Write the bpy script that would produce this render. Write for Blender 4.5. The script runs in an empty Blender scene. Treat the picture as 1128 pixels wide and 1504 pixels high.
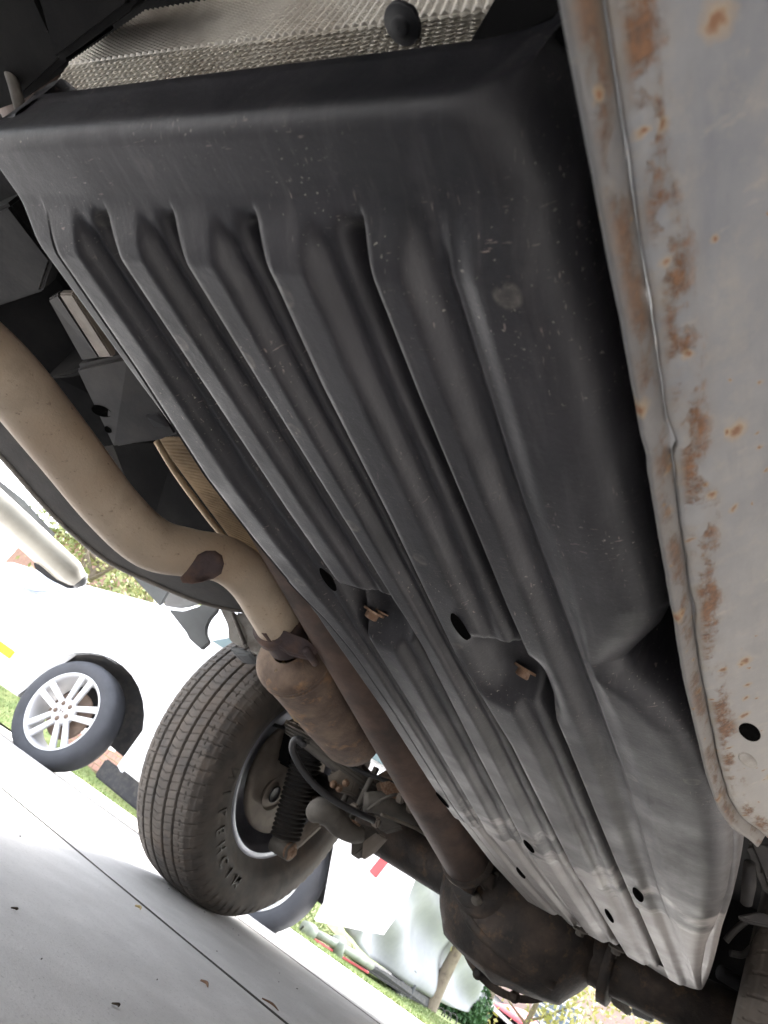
import bpy, bmesh, math, random
import numpy as np
from mathutils import Vector, Matrix, noise as mnoise

random.seed(7)
rng = np.random.default_rng(7)
scene = bpy.context.scene
COL = scene.collection
PI = math.pi
R_ = math.radians

# ------------------------------------------------------------------ camera, sky, sun, exposure
CX, CY, F = 564.0, 752.0, 1000.0            # principal point and focal length of the photograph (1128 x 1504)
CAM = np.array([0, 0, .25])
def _n(v): return v / np.linalg.norm(v)
_v = _n(np.array([(1080 - CX) / F, (1650 - CY) / F, 1.0]))      # truck's lengthwise direction in view
_d = _n(np.array([1, .62, 0.]))                                # slope of the horizon
_u = _n(np.cross(_d, _v))
if _u[1] > 0: _u = -_u
ROT = np.stack([np.cross(_v, _u), _v, _u])                     # world axes in view coordinates
def ray(x, y): return ROT @ np.array([(x - CX) / F, (y - CY) / F, 1.0])
def P(x, y, d): return CAM + d * ray(x, y)                     # a point at real distance d
def onx(x, y, X): r = ray(x, y); return CAM + r * (X / r[0])
def ony(x, y, Y): r = ray(x, y); return CAM + r * (Y / r[1])
def onz(x, y, Z): r = ray(x, y); return CAM + r * ((Z - .25) / r[2])

cam_d = bpy.data.cameras.new('camera'); cam = bpy.data.objects.new('camera', cam_d); COL.objects.link(cam)
cam_d.sensor_fit = 'VERTICAL'; cam_d.sensor_height = 36.0; cam_d.lens = 36.0 * F / 1504
cam_d.clip_start = .01; cam_d.clip_end = 2000
mw = np.eye(4); mw[:3, 0] = ROT[:, 0]; mw[:3, 1] = -ROT[:, 1]; mw[:3, 2] = -ROT[:, 2]; mw[:3, 3] = CAM
cam.matrix_world = Matrix(mw.tolist())
cam_d.dof.use_dof = True; cam_d.dof.focus_distance = .75; cam_d.dof.aperture_fstop = 16.0
scene.camera = cam

world = bpy.data.worlds.new('World'); scene.world = world; world.use_nodes = True
wn = world.node_tree.nodes; bg = wn['Background']
sky = wn.new('ShaderNodeTexSky'); sky.sky_type = 'NISHITA'; sky.sun_disc = False
SUN_EL, SUN_AZ = R_(52), R_(352)
sky.sun_elevation = SUN_EL; sky.sun_rotation = SUN_AZ; sky.air_density = 1.0; sky.dust_density = 3.0; sky.ozone_density = 1.0
hsv = wn.new('ShaderNodeHueSaturation'); hsv.inputs['Saturation'].default_value = .3      # bright thin overcast: a whiter sky
world.node_tree.links.new(sky.outputs[0], hsv.inputs['Color']); world.node_tree.links.new(hsv.outputs[0], bg.inputs[0]); bg.inputs[1].default_value = .15
sun_d = bpy.data.lights.new('sun', 'SUN'); sun_d.energy = 1.0; sun_d.angle = R_(45); sun_d.color = (1, .96, .9)
sun = bpy.data.objects.new('sun', sun_d); COL.objects.link(sun)
sd = Vector((math.sin(SUN_AZ) * math.cos(SUN_EL), math.cos(SUN_AZ) * math.cos(SUN_EL), math.sin(SUN_EL)))
sun.rotation_euler = sd.to_track_quat('Z', 'Y').to_euler()
scene.view_settings.view_transform = 'Standard'; scene.view_settings.look = 'None'
scene.view_settings.exposure = 3.35; scene.view_settings.gamma = 1.0
scene.view_settings.use_curve_mapping = False
scene.render.engine = 'CYCLES'
scene.cycles.max_bounces = 10; scene.cycles.diffuse_bounces = 6; scene.cycles.glossy_bounces = 3
scene.cycles.use_denoising = True

# ------------------------------------------------------------------ helpers
def mat(name, col, col2=None, rough=.6, metal=0., scale=20., lo=.45, hi=.65, var=.2, vscale=8., bump=0., bscale=80.,
        col3=None, scale3=40., lo3=.6, hi3=.7, stretch=(1, 1, 1), spec=.5, coat=0.):
    m = bpy.data.materials.new(name); m.use_nodes = True
    nt = m.node_tree; N = nt.nodes; L = nt.links; b = N['Principled BSDF']
    tc = N.new('ShaderNodeTexCoord'); mp = N.new('ShaderNodeMapping'); mp.inputs['Scale'].default_value = stretch
    L.new(tc.outputs['Object'], mp.inputs[0])
    def noise(s, det=6, ro=.6):
        n = N.new('ShaderNodeTexNoise'); n.inputs['Scale'].default_value = s; n.inputs['Detail'].default_value = det
        n.inputs['Roughness'].default_value = ro; L.new(mp.outputs[0], n.inputs[0]); return n.outputs[0]
    def ramp(src, a, c):
        r = N.new('ShaderNodeMapRange'); r.inputs[1].default_value = a; r.inputs[2].default_value = c; L.new(src, r.inputs[0]); return r.outputs[0]
    def mix(fac, a, c, mode='MIX'):
        x = N.new('ShaderNodeMix'); x.data_type = 'RGBA'; x.blend_type = mode
        if isinstance(fac, float): x.inputs[0].default_value = fac
        else: L.new(fac, x.inputs[0])
        for k, q in ((6, a), (7, c)):
            if isinstance(q, tuple): x.inputs[k].default_value = (*q, 1)
            else: L.new(q, x.inputs[k])
        return x.outputs[2]
    c = mix(ramp(noise(vscale), .3, .7), tuple(q * (1 - var) for q in col), tuple(min(1, q * (1 + var)) for q in col))
    if col2: c = mix(ramp(noise(scale), lo, hi), c, col2)
    if col3: c = mix(ramp(noise(scale3, 8, .7), lo3, hi3), c, col3)
    L.new(c, b.inputs['Base Color'])
    b.inputs['Metallic'].default_value = metal; b.inputs['Specular IOR Level'].default_value = spec
    b.inputs['Coat Weight'].default_value = coat
    rr = N.new('ShaderNodeMapRange'); rr.inputs[3].default_value = max(.05, rough - .1); rr.inputs[4].default_value = min(1, rough + .12)
    L.new(noise(vscale * 2.3), rr.inputs[0]); L.new(rr.outputs[0], b.inputs['Roughness'])
    if bump:
        bp = N.new('ShaderNodeBump'); bp.inputs['Strength'].default_value = bump; bp.inputs['Distance'].default_value = .004
        L.new(noise(bscale, 8, .65), bp.inputs['Height']); L.new(bp.outputs[0], b.inputs['Normal'])
    m['h'] = 1
    return m

def world_of(o):
    return (world_of(o.parent) @ o.matrix_parent_inverse if o.parent else Matrix()) @ o.matrix_basis
def link(name, me, m=None, parent=None, label=None, smooth=True):
    if m is not None:
        for q in (m if isinstance(m, (list, tuple)) else [m]): me.materials.append(q)
    o = bpy.data.objects.new(name, me); COL.objects.link(o)
    if parent is not None:
        o.parent = parent
        o.matrix_parent_inverse = world_of(parent).inverted()
    if label: o['label'] = label
    if smooth: me.polygons.foreach_set('use_smooth', [True] * len(me.polygons))
    return o

def thing(name, label, cat, loc, group=None):
    o = bpy.data.objects.new(name, None); COL.objects.link(o); o.location = [float(q) for q in loc]; o.empty_display_size = .1
    o['label'] = label; o['category'] = cat
    if group: o['group'] = group
    return o
def tag(o, label, cat, group=None):
    o['label'] = label; o['category'] = cat
    if group: o['group'] = group
    return o
def kind(o, k): o['kind'] = k; return o

def grid_mesh(name, V, closed_u=False, closed_v=False, flip=False):
    """V: (nu, nv, 3) array of points"""
    nu, nv = V.shape[:2]
    iu = np.arange(nu if closed_u else nu - 1); iv = np.arange(nv if closed_v else nv - 1)
    A, B = np.meshgrid(iu, iv, indexing='ij'); A = A.ravel(); B = B.ravel(); A2 = (A + 1) % nu; B2 = (B + 1) % nv
    Fc = np.stack([A * nv + B, A2 * nv + B, A2 * nv + B2, A * nv + B2], 1)
    if flip: Fc = Fc[:, ::-1]
    return raw_mesh(name, V.reshape(-1, 3), Fc)
def raw_mesh(name, V, Fc):
    me = bpy.data.meshes.new(name)
    V = np.ascontiguousarray(V, dtype=np.float32); Fc = np.ascontiguousarray(Fc, dtype=np.int32); k = Fc.shape[1]
    me.vertices.add(len(V)); me.vertices.foreach_set('co', V.ravel())
    me.loops.add(Fc.size); me.loops.foreach_set('vertex_index', Fc.ravel())
    me.polygons.add(len(Fc)); me.polygons.foreach_set('loop_start', np.arange(0, Fc.size, k, dtype=np.int32))
    me.update(calc_edges=True); me.validate()
    return me
def bm_mesh(name, bm):
    me = bpy.data.meshes.new(name); bmesh.ops.recalc_face_normals(bm, faces=bm.faces); bm.to_mesh(me); bm.free(); return me

def catmull(pts, n):
    p = np.array([np.asarray(q, float) for q in pts]); p = np.vstack([2 * p[0] - p[1], p, 2 * p[-1] - p[-2]])
    out = []
    for i in range(1, len(p) - 2):
        for t in np.linspace(0, 1, n, endpoint=False):
            a, b, c, d = p[i - 1], p[i], p[i + 1], p[i + 2]
            out.append(.5 * (2 * b + (c - a) * t + (2 * a - 5 * b + 4 * c - d) * t * t + (3 * b - a - 3 * c + d) * t ** 3))
    out.append(p[-2]); return np.array(out)
def tube_pts(path, rad, seg=20, squash=None):
    path = np.asarray(path, float); n = len(path); rad = np.broadcast_to(np.asarray(rad, float), (n,))
    T = np.gradient(path, axis=0); T /= np.linalg.norm(T, axis=1)[:, None] + 1e-12
    u = np.cross(T[0], [0, 0, 1.]);
    if np.linalg.norm(u) < 1e-3: u = np.cross(T[0], [1., 0, 0])
    u /= np.linalg.norm(u); V = np.zeros((n, seg, 3)); a = np.linspace(0, 2 * PI, seg, endpoint=False)
    for i in range(n):
        u = u - T[i] * u.dot(T[i]); u /= np.linalg.norm(u); w = np.cross(T[i], u)
        V[i] = path[i] + rad[i] * (np.cos(a)[:, None] * u + np.sin(a)[:, None] * w)
    return V
def tube(name, path, rad, m, parent=None, seg=20, smooth_n=0, cap=True, label=None):
    path = np.asarray([np.asarray(q, float) for q in path]); rad = np.broadcast_to(np.asarray(rad, float), (len(path),))
    if smooth_n:
        pr = catmull(np.hstack([path, rad[:, None]]), smooth_n); path, rad = pr[:, :3], pr[:, 3]
    V = tube_pts(path, rad, seg)
    if cap:
        V = np.concatenate([np.broadcast_to(path[0], (1, seg, 3)), V, np.broadcast_to(path[-1], (1, seg, 3))])
    o = link(name, grid_mesh(name, V, closed_v=True), m, parent, label)
    return o
def lathe(name, prof, A, axis, m, parent=None, seg=48, label=None):
    """prof: (h, r) pairs along axis from A"""
    axis = _n(np.asarray(axis, float)); u = np.cross(axis, [0, 0, 1.]);
    if np.linalg.norm(u) < 1e-3: u = np.array([1., 0, 0])
    u = _n(u); w = np.cross(axis, u); a = np.linspace(0, 2 * PI, seg, endpoint=False)
    V = np.array([np.asarray(A) + h * axis + r * (np.cos(a)[:, None] * u + np.sin(a)[:, None] * w) for h, r in prof])
    return link(name, grid_mesh(name, V, closed_v=True), m, parent, label)
def slab(name, pts, thick, m, parent=None, direction=(0, 0, 1), bev=.004, label=None, segs=2):
    bm = bmesh.new(); d = Vector(direction).normalized() * thick
    vs = [bm.verts.new([float(c) for c in q]) for q in pts]; f = bm.faces.new(vs)
    ex = bmesh.ops.extrude_face_region(bm, geom=[f]); bmesh.ops.translate(bm, verts=[v for v in ex['geom'] if isinstance(v, bmesh.types.BMVert)], vec=d)
    if bev: bmesh.ops.bevel(bm, geom=list(bm.edges), offset=bev, segments=segs, affect='EDGES', clamp_overlap=True)
    return link(name, bm_mesh(name, bm), m, parent, label, smooth=False)
def box(name, c, size, m, parent=None, rot=None, bev=.004, label=None):
    bm = bmesh.new(); bmesh.ops.create_cube(bm, size=1, matrix=Matrix.Diagonal((*size, 1)))
    if bev: bmesh.ops.bevel(bm, geom=list(bm.edges), offset=bev, segments=2, affect='EDGES', clamp_overlap=True)
    M = Matrix.Translation([float(q) for q in c]) @ (rot.to_4x4() if rot is not None else Matrix())
    bmesh.ops.transform(bm, matrix=M, verts=bm.verts)
    return link(name, bm_mesh(name, bm), m, parent, label, smooth=False)
def hexbolt(name, c, ax, r, h, m, parent):
    ax = _n(np.asarray(ax, float)); u = np.cross(ax, [0, 0, 1.]);
    if np.linalg.norm(u) < 1e-3: u = np.array([1., 0, 0])
    u = _n(u); w = np.cross(ax, u); rings = []
    for hh, rr, n in ((0, r * 1.7, 0), (h * .25, r * 1.7, 0), (h * .3, r, 6), (h * .9, r, 6), (h, r * .8, 6), (h, .001, 0)):
        a = np.linspace(0, 2 * PI, 12, endpoint=False)
        k = np.where(np.arange(12) % 2 == 0, 1.0, .866) if n else 1.0
        rings.append(np.asarray(c) + hh * ax + (rr * k * np.cos(a))[:, None] * u + (rr * k * np.sin(a))[:, None] * w)
    return link(name, grid_mesh(name, np.array(rings), closed_v=True), m, parent, smooth=False)
def sm(x, a, b):
    t = np.clip((x - a) / (b - a), 0, 1); return t * t * (3 - 2 * t)
def interp(pts):
    p = np.array(pts); return lambda y: np.interp(y, p[:, 0], p[:, 1])

from mathutils.bvhtree import BVHTree
def surface_of(o):
    me = o.data; return BVHTree.FromPolygons([v.co for v in me.vertices], [p.vertices for p in me.polygons])
def hit(bvh, x, y):
    r = ray(x, y); loc, nor, _, _ = bvh.ray_cast(Vector(CAM.tolist()), Vector(r.tolist()).normalized())
    return (np.array(loc), np.array(nor)) if loc is not None else (None, None)
def well(name, c, n, along, a, b, m, par):
    """an oval sunk hole: a rim ring and a dark well"""
    n = _n(n); n = n if n[2] < 0 else -n; along = _n(along - n * np.dot(along, n)); w = np.cross(n, along); t = np.linspace(0, 2 * PI, 28, endpoint=False)
    R = []
    for k, h in ((1.12, -.0015), (1.0, .0012), (.93, .0010), (.90, .0008), (.0, .0007)): R.append(np.asarray(c) + n * h + k * (a * np.cos(t)[:, None] * w + b * np.sin(t)[:, None] * along))
    return link(name, grid_mesh(name, np.array(R), closed_v=True), m, par)

# ------------------------------------------------------------------ materials
M = {}
M['plastic_fold'] = mat('black_shield_edge', (.022, .023, .026), rough=.5)
M['heat'] = mat('dimpled_aluminium', (.62, .59, .53), (.34, .30, .25), rough=.38, metal=.8, scale=9, var=.15)
M['tan_heat'] = mat('tan_heat_shield', (.40, .30, .19), (.22, .16, .1), rough=.6, metal=.3, scale=12)
M['pipe'] = mat('tan_exhaust', (.40, .325, .245), (.27, .195, .13), rough=.62, metal=.15, scale=5.5, lo=.42, hi=.7, var=.16, vscale=22, col3=(.15, .10, .07), scale3=130, lo3=.60, hi3=.72, bump=.3, bscale=150)
M['muffler'] = mat('rusty_muffler', (.165, .115, .082), (.075, .05, .04), rough=.75, metal=.1, scale=12, lo=.4, hi=.66, var=.3, vscale=26, col3=(.30, .17, .085), scale3=22, lo3=.54, hi3=.7, bump=.5, bscale=160)
M['patch'] = mat('purple_brown_rust', (.045, .03, .03), (.09, .05, .035), rough=.75, scale=30, bump=.4)
M['shaft'] = mat('brown_shaft', (.105, .068, .052), (.055, .040, .034), rough=.66, metal=.1, scale=14, var=.3, vscale=20, bump=.3, col3=(.2, .15, .12), scale3=60, lo3=.68, hi3=.8)
M['diff'] = mat('oily_dark_brown', (.048, .034, .026), (.016, .0135, .012), rough=.68, scale=13, lo=.4, hi=.62, var=.35, vscale=24, bump=.6, bscale=90, col3=(.11, .065, .035), scale3=30, lo3=.55, hi3=.72)
M['dark'] = mat('dark_underbody', (.005, .005, .0055), (.012, .0115, .011), rough=.8, spec=.1, scale=8, bump=.15)
M['frame'] = mat('frame_black', (.016, .0155, .017), (.030, .028, .026), rough=.65, spec=.25, scale=10, bump=.15, col3=(.15, .12, .1), scale3=70, lo3=.68, hi3=.76)
M['liner'] = mat('black_liner', (.016, .015, .0145), (.028, .024, .021), rough=.8, spec=.25, scale=7, bump=.3, bscale=120)
M['dust'] = mat('dusty_steel', (.17, .145, .12), (.10, .085, .07), rough=.75, scale=14, bump=.25)
M['greygrease'] = mat('grimy_grey', (.10, .09, .078), (.055, .048, .042), rough=.7, scale=16, bump=.35)
M['rubber'] = mat('tyre_rubber', (.082, .070, .060), (.055, .049, .045), rough=.8, scale=14, var=.25, vscale=16, col3=(.115, .083, .060), scale3=6, lo3=.52, hi3=.82, bump=.12, bscale=200)
M['hose'] = mat('black_hose', (.03, .03, .032), rough=.5)
M['rimsteel'] = mat('rim_steel', (.28, .29, .33), (.16, .16, .18), rough=.36, metal=.55, scale=6, lo=.5, hi=.8)
M['greyflap'] = mat('grey_flap', (.14, .15, .155), (.10, .10, .105), rough=.6, scale=10)
M['palegrey'] = mat('pale_grey_paint', (.33, .345, .35), (.24, .24, .24), rough=.5, scale=8)
M['palesteel'] = mat('pale_bracket', (.24, .23, .21), (.13, .115, .10), rough=.55, scale=22, col3=(.12, .07, .04), scale3=40, lo3=.62, hi3=.7, bump=.2)
M['beige'] = mat('beige_running_board', (.36, .345, .30), (.3, .28, .24), rough=.45, scale=6)
M['black'] = mat('black_rubber', (.02, .021, .025), rough=.55)
M['void'] = mat('hole_black', (.003, .003, .003), rough=1., spec=0.)  # flat black standing in for the dark inside holes
M['rust'] = mat('rusty_bolt', (.15, .085, .05), (.25, .17, .12), rough=.8, scale=200, bump=.3)

def plastic_material():
    m = bpy.data.materials.new('scuffed_black_plastic'); m.use_nodes = True
    nt = m.node_tree; N = nt.nodes; L = nt.links; b = N['Principled BSDF']
    uv = N.new('ShaderNodeTexCoord')
    def mp(scale, rot=0.):
        q = N.new('ShaderNodeMapping'); q.inputs['Scale'].default_value = scale; q.inputs['Rotation'].default_value = (0, 0, rot); L.new(uv.outputs['Object'], q.inputs[0]); return q.outputs[0]
    def noise(vec, s, det=6, ro=.6, dist=0.):
        n = N.new('ShaderNodeTexNoise'); n.inputs['Scale'].default_value = s; n.inputs['Detail'].default_value = det; n.inputs['Roughness'].default_value = ro
        n.inputs['Distortion'].default_value = dist; L.new(vec, n.inputs[0]); return n.outputs[0]
    def rng_(src, a, c, lo=0., hi=1.):
        r = N.new('ShaderNodeMapRange'); r.inputs[1].default_value = a; r.inputs[2].default_value = c; r.inputs[3].default_value = lo; r.inputs[4].default_value = hi; L.new(src, r.inputs[0]); return r.outputs[0]
    def mul(a, c):
        x = N.new('ShaderNodeMath'); x.operation = 'MULTIPLY'; L.new(a, x.inputs[0])
        if isinstance(c, float): x.inputs[1].default_value = c
        else: L.new(c, x.inputs[1])
        return x.outputs[0]
    def mix(fac, a, c):
        x = N.new('ShaderNodeMix'); x.data_type = 'RGBA'; L.new(fac, x.inputs[0])
        for k, q in ((6, a), (7, c)):
            if isinstance(q, tuple): x.inputs[k].default_value = (*q, 1)
            else: L.new(q, x.inputs[k])
        return x.outputs[2]
    base = mix(rng_(noise(mp((1, 1, 1)), 9, 7, .65), .35, .68), (.0095, .0097, .0120), (.0215, .0205, .0245))
    # dust wiped into streaks across the ribs
    st = noise(mp((26, 4, 4), .5), 5, 6, .6, .4)
    base = mix(mul(rng_(st, .5, .8), .4), base, (.062, .058, .060))
    # rearward stretch painted paler, for bright ground mirrored at a grazing angle
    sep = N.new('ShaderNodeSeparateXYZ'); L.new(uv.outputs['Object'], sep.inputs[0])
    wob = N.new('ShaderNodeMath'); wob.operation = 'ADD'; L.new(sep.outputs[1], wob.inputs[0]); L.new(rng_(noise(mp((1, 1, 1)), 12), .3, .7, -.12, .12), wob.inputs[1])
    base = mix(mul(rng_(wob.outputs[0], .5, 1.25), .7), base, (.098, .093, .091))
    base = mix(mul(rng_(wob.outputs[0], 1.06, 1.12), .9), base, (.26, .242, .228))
    # dried water spots: voronoi rings
    vo = N.new('ShaderNodeTexVoronoi'); vo.voronoi_dimensions = '2D'; vo.inputs['Scale'].default_value = 17; L.new(mp((1, 1, 1)), vo.inputs[0])
    ring = mul(rng_(vo.outputs[0], .12, .09), rng_(vo.outputs[0], .02, .085, .25, 1.))
    sepc = N.new('ShaderNodeSeparateColor'); L.new(vo.outputs[1], sepc.inputs[0])
    ring = mul(ring, rng_(sepc.outputs[0], .62, .66)); ring = mul(ring, rng_(noise(mp((1, 1, 1)), 160), .35, .6))
    base = mix(mul(ring, .55), base, (.13, .12, .105))
    # flecks of grit and fine bright scratches
    s1 = noise(mp((60, 12, 14), .35), 11, 2, .4); s2 = noise(mp((14, 80, 14), -.5), 9, 2, .4)
    patch = rng_(noise(mp((1, 1, 1)), 11, 5), .44, .66)
    base = mix(mul(rng_(s1, .70, .77), patch), base, (.20, .16, .145))
    base = mix(mul(rng_(s2, .70, .77), patch), base, (.19, .15, .135))
    gr = noise(mp((1, 1, 1)), 420, 2, .5)
    base = mix(mul(rng_(gr, .685, .75), patch), base, (.24, .225, .19))
    L.new(base, b.inputs['Base Color'])
    L.new(rng_(noise(mp((1, 1, 1)), 20, 6), .3, .7, .34, .54), b.inputs['Roughness'])
    b.inputs['Specular IOR Level'].default_value = .42
    bp = N.new('ShaderNodeBump'); bp.inputs['Strength'].default_value = .22; bp.inputs['Distance'].default_value = .0015
    L.new(noise(mp((1, 1, 1)), 260, 6, .7), bp.inputs['Height']); L.new(bp.outputs[0], b.inputs['Normal'])
    return m
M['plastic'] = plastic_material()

def rocker_material():
    """primed sill metal; UV: u runs along the sill in metres, v across it (0 at the weld seam)"""
    m = bpy.data.materials.new('rust_spotted_grey_sill'); m.use_nodes = True
    nt = m.node_tree; N = nt.nodes; L = nt.links; b = N['Principled BSDF']
    tc = N.new('ShaderNodeTexCoord')
    def mp(scale):
        q = N.new('ShaderNodeMapping'); q.inputs['Scale'].default_value = scale; L.new(tc.outputs['UV'], q.inputs[0]); return q.outputs[0]
    def noise(vec, s, det=6, ro=.6):
        n = N.new('ShaderNodeTexNoise'); n.inputs['Scale'].default_value = s; n.inputs['Detail'].default_value = det; n.inputs['Roughness'].default_value = ro; L.new(vec, n.inputs[0]); return n.outputs[0]
    def rng_(src, a, c, lo=0., hi=1.):
        r = N.new('ShaderNodeMapRange'); r.inputs[1].default_value = a; r.inputs[2].default_value = c; r.inputs[3].default_value = lo; r.inputs[4].default_value = hi; L.new(src, r.inputs[0]); return r.outputs[0]
    def op(o, a, c):
        x = N.new('ShaderNodeMath'); x.operation = o
        for k, q in ((0, a), (1, c)):
            if isinstance(q, float): x.inputs[k].default_value = q
            else: L.new(q, x.inputs[k])
        return x.outputs[0]
    def mix(fac, a, c):
        x = N.new('ShaderNodeMix'); x.data_type = 'RGBA'; L.new(fac, x.inputs[0])
        for k, q in ((6, a), (7, c)):
            if isinstance(q, tuple): x.inputs[k].default_value = (*q, 1)
            else: L.new(q, x.inputs[k])
        return x.outputs[2]
    sep = N.new('ShaderNodeSeparateXYZ'); L.new(tc.outputs['UV'], sep.inputs[0]); v = sep.outputs[1]; u = sep.outputs[0]
    base = mix(rng_(noise(mp((1, 1, 1)), 22, 7, .6), .3, .7), (.120, .127, .140), (.172, .176, .182))
    base = mix(op('MULTIPLY', rng_(noise(mp((1, 1, 1)), 60, 6, .7), .5, .7), .4), base, (.24, .22, .185))
    base = mix(op('MULTIPLY', rng_(noise(mp((.35, 1.4, 1)), 26, 7, .7), .50, .64), .6), base, (.105, .112, .128))
    base = mix(op('MULTIPLY', rng_(noise(mp((.6, .25, 1)), 90, 5, .7), .60, .72), .5), base, (.30, .27, .22))
    base = mix(rng_(u, .12, .75, 0., .6), base, (.36, .335, .295))
    # dark scuffs
    sc = op('MULTIPLY', rng_(noise(mp((.5, 1.6, 1)), 120, 4, .7), .58, .63), rng_(noise(mp((1, 1, 1)), 9, 2), .6, .7))
    base = mix(op('MULTIPLY', sc, .7), base, (.12, .12, .13))
    # rust along the seam: on the flange (v<0) and in a band just above the lip
    n1 = noise(mp((1, 1, 1)), 75, 8, .7); n2 = noise(mp((.75, 1.3, 1)), 34, 6, .65)
    band1 = op('MULTIPLY', rng_(v, -.0125, -.008), rng_(v, -.001, -.0045))
    band2 = op('MULTIPLY', rng_(v, .0022, .004), rng_(op('ADD', v, op('MULTIPLY', rng_(n2, .35, .6), -.008)), .0088, .0034))
    band = op('MAXIMUM', band1, band2)
    rs = op('MULTIPLY', rng_(op('ADD', op('MULTIPLY', n1, .45), op('MULTIPLY', n2, .62)), .515, .585), band)
    # a halo of yellow stain round it
    halo = op('MULTIPLY', rng_(n2, .42, .62), op('MULTIPLY', rng_(v, -.014, -.006), rng_(v, .02, .006)))
    base = mix(op('MULTIPLY', halo, .45), base, (.17, .125, .07))
    rc = mix(rng_(noise(mp((1, 1, 1)), 240, 6, .7), .35, .7), (.052, .024, .012), (.18, .078, .026))
    base = mix(op('MULTIPLY', rs, .92), base, rc)
    base = mix(op('MULTIPLY', rng_(v, .0005, -.0015), .45), base, (.07, .062, .055))
    # separate stone chips gone rusty
    for sc_, thr, r0 in ((27, .80, .13), (64, .88, .16), (120, .92, .2)):
        vo = N.new('ShaderNodeTexVoronoi'); vo.voronoi_dimensions = '2D'; vo.inputs['Scale'].default_value = sc_; vo.inputs['Randomness'].default_value = 1.
        wv = N.new('ShaderNodeVectorMath'); wv.operation = 'ADD'; L.new(mp((1, 1, 1)), wv.inputs[0])
        nn = N.new('ShaderNodeTexNoise'); nn.inputs['Scale'].default_value = 180; L.new(mp((1, 1, 1)), nn.inputs[0])
        sv = N.new('ShaderNodeVectorMath'); sv.operation = 'SCALE'; sv.inputs[3].default_value = .006; L.new(nn.outputs[1], sv.inputs[0]); L.new(sv.outputs[0], wv.inputs[1])
        L.new(wv.outputs[0], vo.inputs[0]); sepc = N.new('ShaderNodeSeparateColor'); L.new(vo.outputs[1], sepc.inputs[0])
        keep = rng_(sepc.outputs[0], thr, thr + .01); sz = rng_(sepc.outputs[1], 0., 1., r0 * .35, r0)
        ratio = op('DIVIDE', vo.outputs[0], sz)
        base = mix(op('MULTIPLY', op('MULTIPLY', rng_(ratio, 1.5, .6), keep), .5), base, (.28, .19, .09))
        base = mix(op('MULTIPLY', op('MULTIPLY', rng_(ratio, .8, .35), keep), .9), base, (.13, .06, .028))
    L.new(base, b.inputs['Base Color'])
    b.inputs['Roughness'].default_value = .62; b.inputs['Metallic'].default_value = 0.; b.inputs['Specular IOR Level'].default_value = .35
    bp = N.new('ShaderNodeBump'); bp.inputs['Strength'].default_value = .6; bp.inputs['Distance'].default_value = .002
    hh = op('ADD', op('MULTIPLY', n1, .5), op('MULTIPLY', rs, .6)); L.new(hh, bp.inputs['Height']); L.new(bp.outputs[0], b.inputs['Normal'])
    return m
M['rocker'] = rocker_material()

# ------------------------------------------------------------------ the setting
M['concrete'] = mat('pale_concrete', (.54, .525, .51), (.46, .445, .43), rough=.88, scale=4, lo=.4, hi=.7, var=.12, vscale=9, bump=.4, bscale=260, col3=(.27, .26, .25), scale3=170, lo3=.56, hi3=.72)
M['grass_soil'] = mat('lawn_green', (.14, .19, .06), (.20, .22, .08), rough=.9, scale=2, bump=.5, bscale=30)
M['grass'] = mat('grass_blade', (.17, .23, .08), (.24, .26, .11), rough=.7, scale=3)

def ground_z(x, y):
    x = np.asarray(x, float); y = np.asarray(y, float)
    z = np.where(y > 2.15, -.09 * (np.minimum(y, 5.5) - 2.15), 0.) - .055 * np.clip(y - 5.5, 0, 2) - .078 * np.clip(y - 7.5, 0, 4) - .02 * np.clip(y - 11.5, 0, 20)
    return z + .3 * np.clip(-x - 6., 0, 4) * sm(y, 7.5, 9.4)
def sheet(name, xs, ys, m, dz=0., fz=ground_z):
    X, Y = np.meshgrid(xs, ys, indexing='ij'); V = np.stack([X, Y, fz(X, Y) + dz], -1)
    return kind(link(name, grid_mesh(name, V), m), 'structure')
# driveway: cast slabs with recessed joints between them (each slab is its own sheet with rounded edges)
drive = kind(thing('driveway', 'x', 'x', (0, 0, 0)), 'structure'); del drive['label']; del drive['category']
XJ = [-9.0, -4.6, -.0, 4.5, 9.0]; YJ = [-9.0, -6.1, -2.35, 1.395, 2.15, 5.0, 7.5]
def concrete_slab(x0, x1, y0, y1):
    g = .009; rr = .004
    def axis(a, b):
        n = max(2, int((b - a) / .25)); mid = np.concatenate([[a + g + rr], np.linspace(a + g + rr + .012, b - g - rr - .012, n), [b - g - rr]])
        return np.concatenate([[a + g, a + g, a + g + rr * .3], mid, [b - g - rr * .3, b - g, b - g]])
    xs, ys = axis(x0, x1), axis(y0, y1)
    ex = np.zeros(len(xs)); ex[[0, -1]] = .05; ex[[1, -2]] = .007; ex[[2, -3]] = .002
    ey = np.zeros(len(ys)); ey[[0, -1]] = .05; ey[[1, -2]] = .007; ey[[2, -3]] = .002
    X, Y = np.meshgrid(xs, ys, indexing='ij'); D = np.maximum(ex[:, None], ey[None, :])
    Z = ground_z(X * 0, Y) - D
    o = link('slab', grid_mesh('slab', np.stack([X, Y, Z], -1)), M['concrete'], drive); return o
for i in range(len(XJ) - 1):
    for j in range(len(YJ) - 1):
        concrete_slab(XJ[i], XJ[i + 1], YJ[j], YJ[j + 1])
M['joint'] = mat('dark_joint_dirt', (.055, .05, .045), rough=.95, scale=60, spec=.1)
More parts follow.
